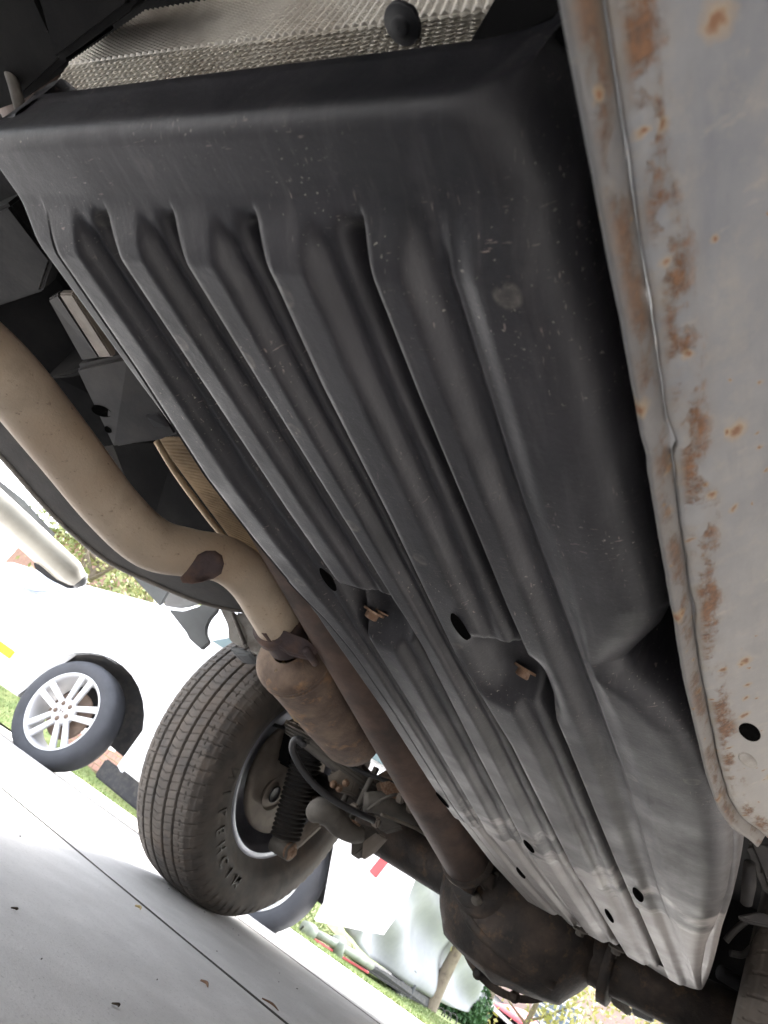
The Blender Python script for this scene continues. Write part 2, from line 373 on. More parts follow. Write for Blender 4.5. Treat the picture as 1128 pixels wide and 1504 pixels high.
for yj in YJ[1:-1]:
    xs = np.linspace(-9, 9, 120); pr_ = [(-.0105, -.006), (-.006, .0008), (.006, .0008), (.0105, -.006)]
    link('joint', grid_mesh('joint', np.array([[(x, yj + a, float(ground_z(0, yj + a)) + b - .0008 * (mnoise.noise((x * 9, yj, 0)) + 1)) for a, b in pr_] for x in xs])), M['joint'], drive)
M['soil'] = mat('joint_dirt', (.06, .052, .045), rough=.95, scale=20)
sheet('ground', np.linspace(-60, 60, 61), np.concatenate([np.linspace(-60, -9, 10), np.linspace(-8, 14, 60), np.linspace(15, 30, 12)]), M['soil'], -.06,
      lambda X, Y: ground_z(X, Y))
# lawn beyond the driveway, reaching the street
lx = np.concatenate([np.linspace(-60, -12, 20), np.linspace(-11.5, 6, 60), np.linspace(7, 60, 20)])
ly = np.concatenate([np.linspace(7.51, 12, 40), np.linspace(12.4, 23, 30)])
lawn = sheet('lawn', lx, ly, M['grass_soil'], -.006)
M['asphalt'] = mat('street_asphalt', (.055, .055, .058), (.08, .08, .08), rough=.9, scale=4)
sheet('street', np.linspace(-60, 60, 20), np.linspace(23, 31, 10), M['asphalt'], -.06)
M['far_ground'] = mat('far_lawn', (.11, .16, .05), rough=.95, scale=1)
sheet('far_ground', np.linspace(-400, 400, 9), np.array([31., 60, 120, 400, 900]), M['far_ground'], -.02)
sheet('side_ground', np.concatenate([np.linspace(-400, -60, 6)]), np.linspace(-200, 31, 20), M['far_ground'], -.02, lambda X, Y: ground_z(X * 0 - 60, Y))
sheet('far_side_ground', np.linspace(60, 400, 6), np.linspace(-200, 31, 20), M['far_ground'], -.02, lambda X, Y: ground_z(X * 0, Y))
def tufts(n, xr, yr):
    x = rng.uniform(*xr, n); y = rng.uniform(*yr, n); z = ground_z(x, y) - .01
    a = rng.uniform(0, 2 * PI, n); h = rng.uniform(.025, .06, n); w = .008
    c = np.stack([x, y, z], 1); s = np.stack([np.cos(a) * w, np.sin(a) * w, 0 * a], 1)
    lean = np.stack([rng.normal(0, .03, n), rng.normal(0, .03, n), h], 1)
    V = np.stack([c - s, c + s, c + lean], 1).reshape(-1, 3); Fc = np.arange(3 * n).reshape(-1, 3)
    return V, Fc
V, Fc = tufts(90000, (-13, -.5), (7.52, 14.))
kind(link('grass', raw_mesh('grass', V, Fc), M['grass'], smooth=False), 'stuff')

# ------------------------------------------------------------------ the truck overhead
truck = thing('pickup_truck', 'underside of a parked pickup truck with black ribbed tank shield, exhaust and brown rear axle', 'truck', (-.7, .6, 0))

# --- fuel tank shield
E0 = interp([(0, -.445), (.1, -.447), (.21, -.449), (.381, -.450), (.47, -.437), (.519, -.428), (.724, -.434), (1.071, -.460), (1.385, -.457), (1.66, -.425), (1.8, -.41)])
_e1 = interp([(0, -.418), (.13, -.423), (.208, -.428), (.318, -.442), (.40, -.440), (.46, -.4335)])
_e2 = interp([(0, -.364), (.22, -.363), (.34, -.363), (.468, -.357), (.529, -.368), (.792, -.378), (1.153, -.399), (1.4, -.375), (1.626, -.340), (1.8, -.33)])
def E1(y): return np.where(y < .46, np.maximum(_e1(y), E0(y) + .003), E0(y) + .003 + .28 * (_e2(y) - E0(y)) * sm(y, .46, .6))
E2 = _e2
E3 = interp([(0, -.310), (.13, -.310), (.229, -.307), (.355, -.302), (.507, -.297), (.72, -.308), (1.187, -.329), (1.5, -.312), (1.726, -.300)])
E4 = interp([(0, -.253), (.144, -.253), (.208, -.257), (.319, -.257), (.502, -.262), (.678, -.250), (1.156, -.250), (1.45, -.236), (1.72, -.223)])
E5 = interp([(0, -.192), (.207, -.192), (.321, -.189), (.395, -.188), (.619, -.180), (.925, -.173), (1.3, -.160), (1.686, -.147)])
E6 = interp([(0, -.153), (.173, -.151), (.285, -.150), (.459, -.140), (.649, -.129), (.983, -.124), (1.453, -.104), (1.7, -.098)])
EX = interp([(0, -.168), (.050, -.168), (.058, -.152), (.066, -.138), (.078, -.1245), (.095, -.1135), (.12, -.104), (.17, -.096), (.24, -.090), (.31, -.085), (.368, -.080), (.40, -.090), (.447, -.113), (.462, -.110), (.485, -.086), (.52, -.066), (.57, -.055), (.66, -.046), (.8, -.045), (.92, -.050), (1.05, -.060), (1.25, -.078), (1.45, -.088), (1.66, -.093), (1.8, -.095)])
def zridge(y): return .4625 - .042 * y
def seg_cols(n, power=1.0): return np.linspace(0, 1, n, endpoint=False)
def ss(s, *st):
    """piecewise smooth profile: stops (s, value)"""
    out = np.full_like(s, st[0][1])
    for (a, va), (b, vb) in zip(st[:-1], st[1:]): out = out + (vb - va) * sm(s, a, b)
    return out
def build_shield():
    t = np.linspace(0, 1, 660); yy = .0555 + .008 * 0 + (np.exp(3.05 * t) - 1) / (math.exp(3.05) - 1) * (1.66 - .0555)
    s_r = np.unique(np.concatenate([np.linspace(0, .9, 20), np.linspace(.9, 1, 9)]))[:-1]
    s_w = np.unique(np.concatenate([np.linspace(0, .35, 16), np.linspace(.35, 1, 46)]))
    keys = [E0, E1, E2, E3, E4, E5, E6, EX]
    cols = []
    for k in range(7): cols += [(k, s) for s in (s_r if k < 6 else s_w)]
    K = np.array([c[0] for c in cols]); S = np.array([c[1] for c in cols])
    # skewed rows: y depends on x a little; use one fixed-point step
    Y = np.repeat(yy[:, None], len(cols), 1)
    for _ in range(3):
        kv = np.stack([f(Y) if f is not E1 else E1(Y) for f in keys], 0)          # 8, ny, nc
        a = np.take_along_axis(kv, np.broadcast_to(K, Y.shape)[None], 0)[0]; b = np.take_along_axis(kv, np.broadcast_to(K + 1, Y.shape)[None], 0)[0]
        X = a + (b - a) * S
        Y = yy[:, None] + .098 * (X + .42)
    Yq = yy[:, None] + 0 * X                                                       # unskewed row coordinate
    F0 = .014
    ramp = sm(Yq, .088, .121); onset = sm(Yq, .087, .114)
    u = np.zeros_like(X); Sx = np.broadcast_to(S, X.shape)
    g = ss(Sx, (.40, 0.), (.56, .011)); g = g + .0015 * np.exp(-((Sx - .66) / .06) ** 2) * -1 + .024 * sm(Sx, .70, .86); g = g * (1 - sm(Sx, .955, 1.0))
    late = sm(Yq, .43, .54)
    for k in range(7):
        mk = np.broadcast_to(K == k, X.shape)
        if k == 0: q = .006 * (1 - late) * (1 - sm(Sx, .9, 1.))
        elif k == 1: q = g * (1 - .35 * late) * onset
        elif k < 5: q = g * (1. - .25 * sm(Yq, .9, 1.6)) * onset
        elif k == 5: q = ss(Sx, (.38, 0.), (.72, .009), ) - .0045 * sm(Sx, .82, 1.)
        else: q = .0045 - .0035 * sm(Sx, 0., .22)
        if 1 <= k <= 5: q = q + .0026 * (1 - sm(Sx, 0., .055)) * sm(Yq, .09, .12)
        u = np.where(mk, q, u)
    wide = np.broadcast_to(K == 6, X.shape)
    front = F0 * (1 - np.where(wide, .65, 1.) * ramp) - np.where(wide, .35 * F0 * sm(Yq, .15, .5), 0)
    front = np.where(np.broadcast_to(K == 5, X.shape), F0 * (1 - ramp) , front)
    front = np.where(wide, F0 * (1 - ramp * (1 - .0 * Sx)), front)
    u = u * ramp + front
    Zb = zridge(Y)
    # hand-formed irregularity
    # recessed pockets for the two strap bolts
    def pocket(cx, cy, hx, hy, dep, px=4, py=4):
        return dep * np.exp(-(np.abs((X - cx) / hx) ** px + np.abs((Y - cy) / hy) ** py))
    u = np.maximum(u, u * 0 + pocket(-.338, .487, .030, .040, .030)); u = np.maximum(u, pocket(-.213, .517, .031, .046, .032))
    # step in height before the paler tail
    st = sm(Y - 1.13 - .25 * (X + .3) * 0, 0, .02)
    u = u + .0035 * st
    # slots and drain holes
    for (px, py, ax, ay) in SLOTS:
        c = onplane(px, py); rr_ = ((X - c[0]) / ax) ** 2 + ((Y - c[1]) / ay) ** 2
        pass
    # right-hand shoulder and left-hand lip
    xr = EX(Y); d = xr - X; r = .028 + .006 * sm(Yq, .1, .3) - .008 * sm(Yq, .8, 1.2); q = np.clip(d / r, 0, 1)
    u = u + r * .8 * (1 - np.sqrt(np.clip(1 - (1 - q) ** 2, 0, 1)))
    dl = X - E0(Y); ql = np.clip(dl / .004, 0, 1); u = u + .003 * (1 - np.sqrt(np.clip(1 - (1 - ql) ** 2, 0, 1)))
    # rounded tail, ribs closing one after another
    tail = np.clip((Yq - 1.60) / .06, 0, 1); u = u + .05 * (1 - np.sqrt(np.clip(1 - tail ** 2, 0, 1)))
    # rounded front fold
    fr = np.clip(1 - (Yq - .0555) / .010, 0, 1); u = u + .010 * (1 - np.sqrt(np.clip(1 - fr ** 2, 0, 1)))
    Z = Zb + u
    G = np.stack([X, Y, Z], -1)
    # front wall going up to the lip, tail wall, side walls
    f0 = G[0]
    walls = []
    for h, o in ((.044, .012), (.0385, .0008), (.0365, -.0008), (.03, .0), (.02, .0005), (.010, .0), (.004, .0)):
        w = f0.copy(); w[:, 1] += o; w[:, 2] = f0[:, 2] + h - .0; walls.append(w)
    tails = []
    for h in (.02, .05, .1):
        w = G[-1].copy(); w[:, 2] += h; w[:, 1] += .004; tails.append(w)
    G = np.concatenate([np.array(walls), G, np.array(tails)], 0)
    L = G[:, :1].copy(); L2 = L.copy(); L[..., 2] += .012; L[..., 0] += .001; L2[..., 2] = L[..., 2] + .002 + np.maximum(0, .55 - L[..., 2]) * sm(L[..., 1], .12, .3); L2[..., 0] += .012
    Rr = G[:, -1:].copy(); R2 = Rr.copy(); Rr[..., 2] += .02; R2[..., 2] = Rr[..., 2] + .004 + np.maximum(0, .59 - Rr[..., 2]) * sm(Rr[..., 1], .06, .2); R2[..., 0] -= .006
    G = np.concatenate([L2, L, G, Rr, R2], 1)
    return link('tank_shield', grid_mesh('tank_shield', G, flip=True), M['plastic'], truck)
def onplane(x, y):
    r = ray(x, y); t = (.4625 - .25) / (r[2] + .042 * r[1]); return CAM + t * r
SLOTS = [(482, 851, .0042, .016), (676, 921, .0055, .018), (777, 1243, .006, .026), (937, 1314, .006, .03),
         (765, 1282, .005, .03), (895, 1345, .005, .04), (650, 1175, .005, .03)]
shield = build_shield()
SH = surface_of(shield)
for (px, py, ax, ay) in SLOTS:
    c, n = hit(SH, px, py)
    if c is not None: well('drain_slot', c, n, np.array([.02, 1, 0]), ax, ay, M['void'], shield)
# outer flange behind the shield's right shoulder
fl = [(-.058, .60), (-.047, .67), (-.042, .78), (-.047, .95), (-.060, 1.155), (-.072, 1.39), (-.086, 1.60), (-.100, 1.70), (-.150, 1.74), (-.19, 1.72)]
fi = [(-.085, .60), (-.085, .67), (-.08, .78), (-.085, .95), (-.10, 1.155), (-.11, 1.39), (-.13, 1.55), (-.15, 1.60), (-.18, 1.62), (-.21, 1.62)]
rows = []
for (x0, y0), (x1, y1) in zip(fl, fi):
    z0 = zridge(y0) + .016
    rows.append([(x1, y1, z0 + .004), (x0 - .008, y0, z0 + .003), (x0 - .002, y0, z0 + .005), (x0, y0, z0 + .012), (x0, y0, z0 + .03), (x0 - .012, y0, z0 + .10)])
rows = np.array(rows); rows = np.stack([catmull(rows[:, j], 8) for j in range(rows.shape[1])], 1)
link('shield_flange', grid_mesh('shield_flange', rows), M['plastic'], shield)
# bolts in the two pockets and at the tail
for (px, py, k) in ((547, 897, .0066), (771, 982, .0068)):
    c, n = hit(SH, px, py)
    b_ = hexbolt('strap_bolt', c + np.array([0, .003, .002]), (-.25, .35, -1), k * 1.0, .009, M['rust'], shield)
    hexbolt('bolt_washer', c + np.array([.004, .008, .006]), (-.25, .35, -1), k * .8, .005, M['rust'], b_)
for (px, py) in ((905, 1395), (852, 1368)):
    c = onplane(px, py) + np.array([0, .0, .004])
    hexbolt('tail_bolt', c, (0, .3, -1), .009, .012, M['greygrease'], shield)

# --- dimpled heat shield above the front lip
def dimple_sheet(name, corners, nu, nv, su, sv, amp, m, par, label=None):
    a, b, c, d = [np.asarray(q, float) for q in corners]        # a-b along u, a-d along v
    u = np.linspace(0, 1, nu)[:, None, None]; v = np.linspace(0, 1, nv)[None, :, None]
    Q = (1 - u) * (1 - v) * a + u * (1 - v) * b + u * v * c + (1 - u) * v * d
    n = _n(np.cross(b - a, d - a)); n = n if n[2] < 0 else -n
    h = amp * np.clip(np.sin(u * PI * su) * np.sin(v * PI * sv + (PI / 2) * 0), -1, 1)
    h = np.abs(h) ** .8
    Q = Q + h * amp / max(amp, 1e-9) ** 1 * n * amp ** .2 if False else Q + (h / (np.max(h) + 1e-9)) * amp * n
    return link(name, grid_mesh(name, Q), m, par, label)
ZH = .585
hs = thing('heat_shield', 'x', 'x', (-.4, .05, ZH)); del hs['label']; del hs['category']; hs.parent = truck; hs.matrix_parent_inverse = truck.matrix_basis.inverted()
A0, B0 = onz(25, 205, ZH), onz(735, 105, ZH); A1, B1 = onz(92, 100, ZH), onz(520, 28, ZH - .0)
A1 = onz(100, 96, ZH + .006); B1 = onz(745, 10, ZH + .006)
dimple_sheet('dimpled_panel', (A0, B0, B1, A1), 500, 130, 56, 16, .0032, M['heat'], hs)
A2, B2 = onz(215, 18, ZH + .05), onz(760, -75, ZH + .05)
dimple_sheet('dimpled_panel', (A1, B1, B2, A2), 500, 200, 56, 26, .0022, M['heat'], hs)
pc = onz(590, 36, ZH - .012)
lathe('retaining_clip', [(-.0032, .0005), (-.0032, .0042), (-.0030, .0045), (-.0008, .0046), (-.0006, .0048), (-.0006, .0092), (-.0003, .0097), (.002, .0097), (.002, .005), (.008, .005)], pc, (0.1, -.1, 1), M['black'], hs, 32)
# dark overlap plate at its right-hand end
slab('shield_bracket', [onz(672, 90, .56), onz(735, -20, .585), onz(900, -30, .585), onz(880, 200, .56)], .01, M['dark'], truck)
# dark gear and brackets ahead of the tank, upper left
slab('crossmember', [onz(-80, -20, .60), onz(50, -10, .60), onz(96, 90, .60), onz(30, 150, .60), onz(-80, 190, .60)], .06, M['dark'], truck)
slab('crossmember', [onz(42, -40, .57), onz(225, -60, .57), onz(190, 16, .57), onz(78, 98, .57)], .05, M['dark'], truck)
tube('transmission_line', [P(-30, 55, .55), P(8, 92, .53), P(30, 160, .52), P(45, 230, .56)], .0045, M['greygrease'], truck, 12, 8)
slab('floor_bracket', [onz(-60, 330, .64), onz(10, 300, .64), onz(75, 385, .64), onz(60, 430, .64), onz(-60, 470, .64)], .03, M['dark'], truck)

# --- rocker sill with pinch-weld flange on the near side
def sill():
    ys = np.concatenate([np.linspace(-.9, 0, 40, endpoint=False), np.linspace(0, .70, 260)])
    xf = np.interp(ys, [-.9, 0, .05, .1, .149, .243, .394, .538, .604, .66, .70], [-.083, -.0775, -.0768, -.075, -.073, -.070, -.0665, -.0585, -.052, -.040, -.026])
    n1 = np.array([mnoise.noise((y * 38, 0, 3)) for y in ys]); n2 = np.array([mnoise.noise((y * 110, 5, 3)) for y in ys])
    dent = .0012 * n1 + .0006 * n2 + .004 * np.exp(-((ys - .205) / .006) ** 2) + .0016 * np.exp(-((ys - .33) / .01) ** 2) - .0012 * np.exp(-((ys - .255) / .02) ** 2)
    endr = sm(ys, .60, .70); zl = .43 + .010 * endr ** 2
    # (cross distance v, dx, dz): flange, dark joint, rolled lip, panel
    prof = [(-.017, -.006, .40), (-.0165, -.005, .2), (-.016, -.004, .03), (-.0145, -.002, .006), (-.0135, -.0015, .0012), (-.0125, 0., 0.), (-.0115, .0012, .0002), (-.008, .0026, .004), (-.004, .0036, .0085), (-.001, .0044, .0125)]
    lip = [(0., .0044, .0136), (.0003, .0048, .0124), (.0008, .0054, .0110), (.0016, .0066, .0106), (.0028, .0082, .0116), (.0042, .0102, .0126)]
    pan = [(.0042 + t * .2, .0104 + .2 * t * math.cos(.80 + .10 * t), .0128 + .2 * t * math.sin(.74 + .25 * t)) for t in np.linspace(.02, 1, 60)]
    def surf(pr, wob, name, par):
        V = np.zeros((len(ys), len(pr), 3)); UV = np.zeros((len(ys), len(pr), 2))
        for j, (v, dx, dz) in enumerate(pr):
            k = wob(v)
            V[:, j, 0] = xf + dx + dent * k * .8; V[:, j, 1] = ys; V[:, j, 2] = zl + dz - dent * k * .5
            UV[:, j, 0] = ys; UV[:, j, 1] = v
        if name == 'sill_panel':
            X, Y, Zz = V[..., 0], V[..., 1], V[..., 2]; vv = UV[..., 1]
            V[..., 2] -= .0022 * np.exp(-(((Y - .10) / .05) ** 2 + ((vv - .085) / .02) ** 2)); 
            for (c0, c1, a0, a1, dep) in HOLES:
                q = ((Y - c0) / a0) ** 2 + ((vv - c1) / a1) ** 2; V[..., 2] += dep * (1 - sm(q, .75, 1.0)); V[..., 0] -= dep * .6 * (1 - sm(q, .75, 1.0))
        me = grid_mesh(name, V); lay = me.uv_layers.new(name='UVMap')
        li = np.zeros(len(me.loops), np.int32); me.loops.foreach_get('vertex_index', li)
        lay.data.foreach_set('uv', UV.reshape(-1, 2)[li].astype(np.float32).ravel())
        return link(name, me, M['rocker'], par)
    pnl = surf(lip + pan, lambda v: max(0., 1 - max(0, v) / .012), 'sill_panel', truck)
    surf(prof, lambda v: .35, 'pinch_flange', pnl)
    return pnl
HOLES = [(.33, .052, .014, .005, .02), (.36, .056, .014, .004, .004)]
sill_panel = sill()
SP = surface_of(sill_panel)
_c, _nn = hit(SP, 1101, 1075)
if _c is not None: well('drain_hole', _c, _nn, np.array([.15, 1., .3]), .0052, .017, M['void'], sill_panel)
_c, _nn = hit(SP, 1098, 1116)
if _c is not None: well('pressed_notch', _c, _nn, np.array([.15, 1., .3]), .0042, .017, M['palesteel'], sill_panel)

# --- exhaust: front pipe, flange joint, muffler
pipe = tube('exhaust_pipe', [P(-260, 330, .62) + np.array([.02, -1.6, .06]), P(-260, 330, .62) + np.array([.0, -.8, .04]), P(-260, 330, .62) + np.array([-.01, -.25, .01]), P(-260, 330, .62), P(-120, 445, .72), P(0, 543, .82), P(90, 650, .90), P(165, 745, .97), P(222, 797, 1.02), P(278, 812, 1.05), P(330, 822, 1.07), P(368, 850, 1.10), P(398, 895, 1.14), P(410, 918, 1.17)],
            [.040, .040, .040, .040, .041, .041, .041, .040, .040, .0375, .037, .0385, .040, .0395], M['pipe'], truck, 40, 12)
def patch():
    bv = surface_of(pipe); outline = [(268, 856), (264, 849), (274, 838), (283, 826), (290, 815), (302, 809), (316, 809), (326, 816), (329, 828), (325, 842), (314, 849), (298, 855), (282, 858)]
    c = (303, 832); bm = bmesh.new(); rings = []
    for k, lift in ((1.0, .001), (.93, .0035), (.7, .0045), (.35, .005)):
        ring = []
        for (x, y) in outline:
            q = (c[0] + (x - c[0]) * k, c[1] + (y - c[1]) * k); h, n = hit(bv, *q)
            if h is None: h, n = P(*q, 1.03), -ray(*q)
            if np.dot(n, ray(*q)) > 0: n = -n
            ring.append(bm.verts.new((h + _n(n) * lift).tolist()))
        rings.append(ring)
    for a, b in zip(rings[:-1], rings[1:]):
        for i in range(len(a)): bm.faces.new((a[i], a[(i + 1) % len(a)], b[(i + 1) % len(a)], b[i]))
    bm.faces.new(rings[-1])
    return link('rust_patch', bm_mesh('rust_patch', bm), M['patch'], pipe)
patch()
ax_m = P(530, 1100, 1.52) - P(428, 965, 1.24)
tube('pipe_flange', [P(404, 915, 1.16), P(412, 925, 1.175), P(414, 928, 1.178), P(424, 945, 1.2)], [.042, .043, .036, .036], M['patch'], pipe, 28)
slab('flange_plate', [P(384, 922, 1.13), P(400, 918, 1.12), P(450, 938, 1.12), P(466, 950, 1.13), P(452, 966, 1.14), P(420, 958, 1.14), P(392, 938, 1.13)], .014, M['patch'], pipe, tuple(ax_m), .003)
for (x, y) in ((392, 930), (452, 958)):
    a = P(x, y, 1.13); tube('flange_bolt', [a - .2 * ax_m * .1, a + .09 * ax_m], .007, M['patch'], pipe, 10)
Am, Bm = P(430, 962, 1.24), P(527, 1092, 1.50); ln = np.linalg.norm(Bm - Am); am = (Bm - Am) / ln
muf = lathe('muffler', [(-.022, .03), (-.020, .038), (-.012, .058), (-.006, .068), (.0, .0725), (.012, .0735), (.016, .0715), (.022, .0725), (.05, .0715), (ln * .5, .070), (ln - .05, .067), (ln - .02, .060), (ln, .043), (ln + .012, .03), (ln + .012, .001)], Am, am, M['muffler'], truck, 56)
for t, r_ in ((.03, .0738), (.06, .0735)):
    lathe('crimp_ring', [(-.004, r_ - .008), (-.003, r_), (.003, r_), (.004, r_ - .008)], Am + am * ln * t, am, M['muffler'], muf, 56)
# ragged tan heat-shield remains along the muffler
rag = [P(402, 985, 1.20), P(418, 1010, 1.23), P(440, 1035, 1.27), P(462, 1060, 1.30), P(490, 1090, 1.35), P(480, 1098, 1.36), P(455, 1072, 1.32), P(430, 1060, 1.30), P(420, 1045, 1.28), P(424, 1030, 1.26), P(408, 1010, 1.23)]
slab('muffler_shield', rag, .03, M['tan_heat'], muf, (0, .2, 1), .003)
# tan ribbed shield strip above the pipe bend
dimple_sheet('floor_heat_shield', (P(228, 642, 1.2), P(345, 800, 1.35), P(470, 860, 1.45), P(330, 640, 1.2)), 240, 90, 34, 1, .004, M['tan_heat'], truck)
tube('shield_seam', [P(230, 648, 1.19), P(262, 700, 1.23), P(310, 765, 1.29), P(352, 815, 1.35)], .006, M['tan_heat'], truck, 10, 5)

# --- driveshaft and rear axle
DS0, DS1 = P(372, 700, .98), P(686, 1262, 1.56)
shaft = tube('drive_shaft', [DS0 - 1.3 * (DS1 - DS0), DS0, DS0 + .3 * (DS1 - DS0), DS0 + .7 * (DS1 - DS0), DS1], [.042, .047, .050, .053, .055], M['shaft'], truck, 44)
dax = _n(DS1 - DS0)
lathe('transmission', [(-1.2, .001), (-1.2, .17), (-.6, .17), (-.45, .13), (-.12, .10), (-.10, .065), (.0, .06), (.02, .05), (.02, .001)], DS0 - 1.25 * (DS1 - DS0), dax, M['dark'], truck, 36)
lathe('weld_ring', [(-.012, .052), (-.006, .060), (.012, .060), (.018, .054), (.022, .046)], DS1, dax, M['diff'], shaft, 40)
for k in (-1, 1):
    side = _n(np.cross(dax, [0, 0, 1]))
    slab('yoke_ear', [DS1 + side * k * .045 + dax * .0 + np.array([0, 0, q]) for q in (-.028, .028)] + [DS1 + side * k * .04 + dax * .075 + np.array([0, 0, q]) for q in (.02, -.02)], .014, M['diff'], shaft, tuple(-side * k), .004)
tube('universal_joint', [DS1 + dax * .062 - side * .052, DS1 + dax * .062 + side * .052], .017, M['diff'], shaft, 16)
tube('universal_joint', [DS1 + dax * .062 - np.array([0, 0, .045]), DS1 + dax * .062 + np.array([0, 0, .045])], .017, M['diff'], shaft, 16)
DC = np.array([-.515, 1.90, .385])
axle = tube('axle_tube', [(-1.24, 1.90, .415), (-.60, 1.90, .395), (-.5, 1.90, .39), (-.44, 1.90, .39), (-.30, 1.90, .392), (.06, 1.90, .41)], [.060, .060, .062, .062, .060, .058], M['diff'], truck, 36)
# differential: pinion nose, flange and bulbous carrier
Fp = DS1 + dax * .095
flange = lathe('pinion_flange', [(-.004, .02), (-.002, .064), (.012, .066), (.014, .058), (.016, .03)], Fp, dax, M['diff'], axle, 40)
for a in range(4):
    an = a * PI / 2 + .5; side = _n(np.cross(dax, [0, 0, 1])); up = np.cross(side, dax)
    hexbolt('flange_bolt', Fp - dax * .004 + .047 * (math.cos(an) * side + math.sin(an) * up), -dax, .009, .012, M['greygrease'], flange)
def diff_body():
    nose = DC - Fp; L_ = np.linalg.norm(nose); ax = nose / L_
    bm = bmesh.new(); bmesh.ops.create_uvsphere(bm, u_segments=64, v_segments=40, radius=1)
    for v in bm.verts:
        d = np.array(v.co); c = d.copy()
        c[0] *= .205; c[1] *= .165; c[2] *= .178 * (1 - .12 * abs(d[0]))
        # flattened cover and corrugated casting ribs
        if d[2] < -.75: c[2] = -.75 * .178 * (1 - .12 * abs(d[0])) + (d[2] + .75) * .06
        rb = .006 * math.exp(-((math.sin(math.atan2(d[2], d[0]) * 4)) / .28) ** 2) * (1 - abs(d[1]))
        c = c * (1 + rb / .16)
        v.co = Vector((DC + c).tolist())
    o = link('differential', bm_mesh('differential', bm), M['diff'], axle)
    side = _n(np.cross(ax, [0, 0, 1]))
    lathe('pinion_housing', [(-.02, .03), (-.012, .068), (.02, .080), (.06, .098), (.10, .112), (.16, .125)], Fp + dax * .016, ax, M['diff'], o, 48)
    lathe('cover_rim', [(-.012, .150), (-.010, .166), (.006, .166), (.008, .150)], DC + np.array([0, .035, -.004]), (0, 1, .1), M['diff'], o, 48)
    for k in range(10):
        a = k / 10 * 2 * PI; hexbolt('cover_bolt', DC + np.array([.157 * math.cos(a), .026, .157 * math.sin(a) - .004]), (0, -1, 0), .008, .010, M['diff'], o)
    tube('casting_rib', [DC + np.array([-.15, -.09, .03]), DC + np.array([-.07, -.135, -.06]), DC + np.array([.04, -.125, -.09]), DC + np.array([.14, -.07, -.09])], .014, M['diff'], o, 12, 6)
    tube('drain_boss', [DC + np.array([-.03, -.02, -.125]), DC + np.array([-.03, -.02, -.142])], [.028, .024], M['greygrease'], o, 18)
diff_body()
lathe('tube_flange', [(-.012, .06), (-.010, .082), (.010, .082), (.012, .06)], (-.285, 1.90, .392), (1, 0, 0), M['diff'], axle, 32)
lathe('tube_flange', [(-.012, .06), (-.010, .085), (.010, .085), (.012, .06)], (-.665, 1.90, .397), (1, 0, 0), M['diff'], axle, 32)
# bracket under the right-hand tube
slab('axle_bracket', [ony(895, 1455, 1.97), ony(925, 1478, 1.97), ony(928, 1489, 1.97), ony(922, 1492, 1.97), ony(898, 1474, 1.97)], .02, M['palesteel'], axle, (0, 1, 0), .003)
slab('axle_bracket', [ony(926, 1467, 2.02), ony(962, 1489, 2.02), ony(958, 1502, 2.02), ony(928, 1490, 2.02)], .03, M['palegrey'], axle, (0, 1, 0), .003)

# --- wheels
TR, TW = .428, .135
def tyre_mesh():
    na = 1440
    prof = []
    def arc(a, b, n, f):
        for t in np.linspace(a, b, n, endpoint=False): prof.append(f(t))
    side = [(-.088, .243), (-.098, .246), (-.104, .256), (-.113, .270), (-.128, .292), (-.138, .325), (-.139, .350), (-.134, .378), (-.127, .395), (-.120, .405)]
    sp = catmull([(a, b, 0) for a, b in side], 4)[:, :2]
    tread = np.stack([np.linspace(-.117, .117, 132), np.zeros(132)], 1); tread[:, 1] = TR - .0005 - .011 * (np.abs(tread[:, 0]) / .117) ** 2.6 - .008 * sm(np.abs(tread[:, 0]), .100, .117)
    prof = np.concatenate([sp, tread, sp[::-1] * [-1, 1]]); nv = len(prof)
    th = np.linspace(0, 2 * PI, na, endpoint=False); W = np.broadcast_to(prof[:, 0], (na, nv)); Rr = np.broadcast_to(prof[:, 1], (na, nv)).copy()
    T = np.broadcast_to(th[:, None], (na, nv)); aw = np.abs(W)
    ont = (Rr > .398).astype(float)
    dg = np.zeros_like(Rr)
    for g in (-.064, -.024, .024, .064):
        dg = np.maximum(dg, .0090 * (1 - sm(np.abs(W - g), .0030, .0046)))
    def sipe(ph, n, width, dep):
        q = np.abs(((T * n / (2 * PI) + ph) % 1.) - .5) * 2 * PI / n * TR
        return dep * (1 - sm(q, width * .5, width))
    dg = np.maximum(dg, sipe(np.abs(W) * 14, 120, .0016, .0036) * (aw < .0215))
    dg = np.maximum(dg, sipe(W * 13, 120, .0016, .0034) * ((aw > .027) & (aw < .061)))
    dg = np.maximum(dg, sipe(W * 3, 72, .0022, .0060) * (aw > .067))
    dg = np.maximum(dg, sipe(W * 3 + .5, 72, .0013, .0030) * (aw > .070) * (aw < .106))
    dg = np.maximum(dg, .0035 * (1 - sm(np.abs(aw - .088), .0010, .0022)) * (np.sin(T * 72) > 0))
    Rr = Rr - dg * ont
    # shoulder lugs fading down the sidewall, and fine rings on the sidewall
    lug = (.5 + .5 * np.sign(np.sin(T * 72))) * sm(Rr, .372, .392) * (1 - ont); Wd = W + np.sign(W) * .0022 * lug
    ringz = .0014 * (np.exp(-((Rr - .352) / .0016) ** 2) + np.exp(-((Rr - .300) / .002) ** 2) + np.exp(-((Rr - .368) / .0014) ** 2)) * (1 - ont)
    Wd = Wd + np.sign(W) * ringz
    V = np.stack([Wd, Rr * np.cos(T), Rr * np.sin(T)], -1)
    return grid_mesh('tyre', V, closed_u=True)
TYRE = tyre_mesh(); TYRE.materials.append(M['rubber'])
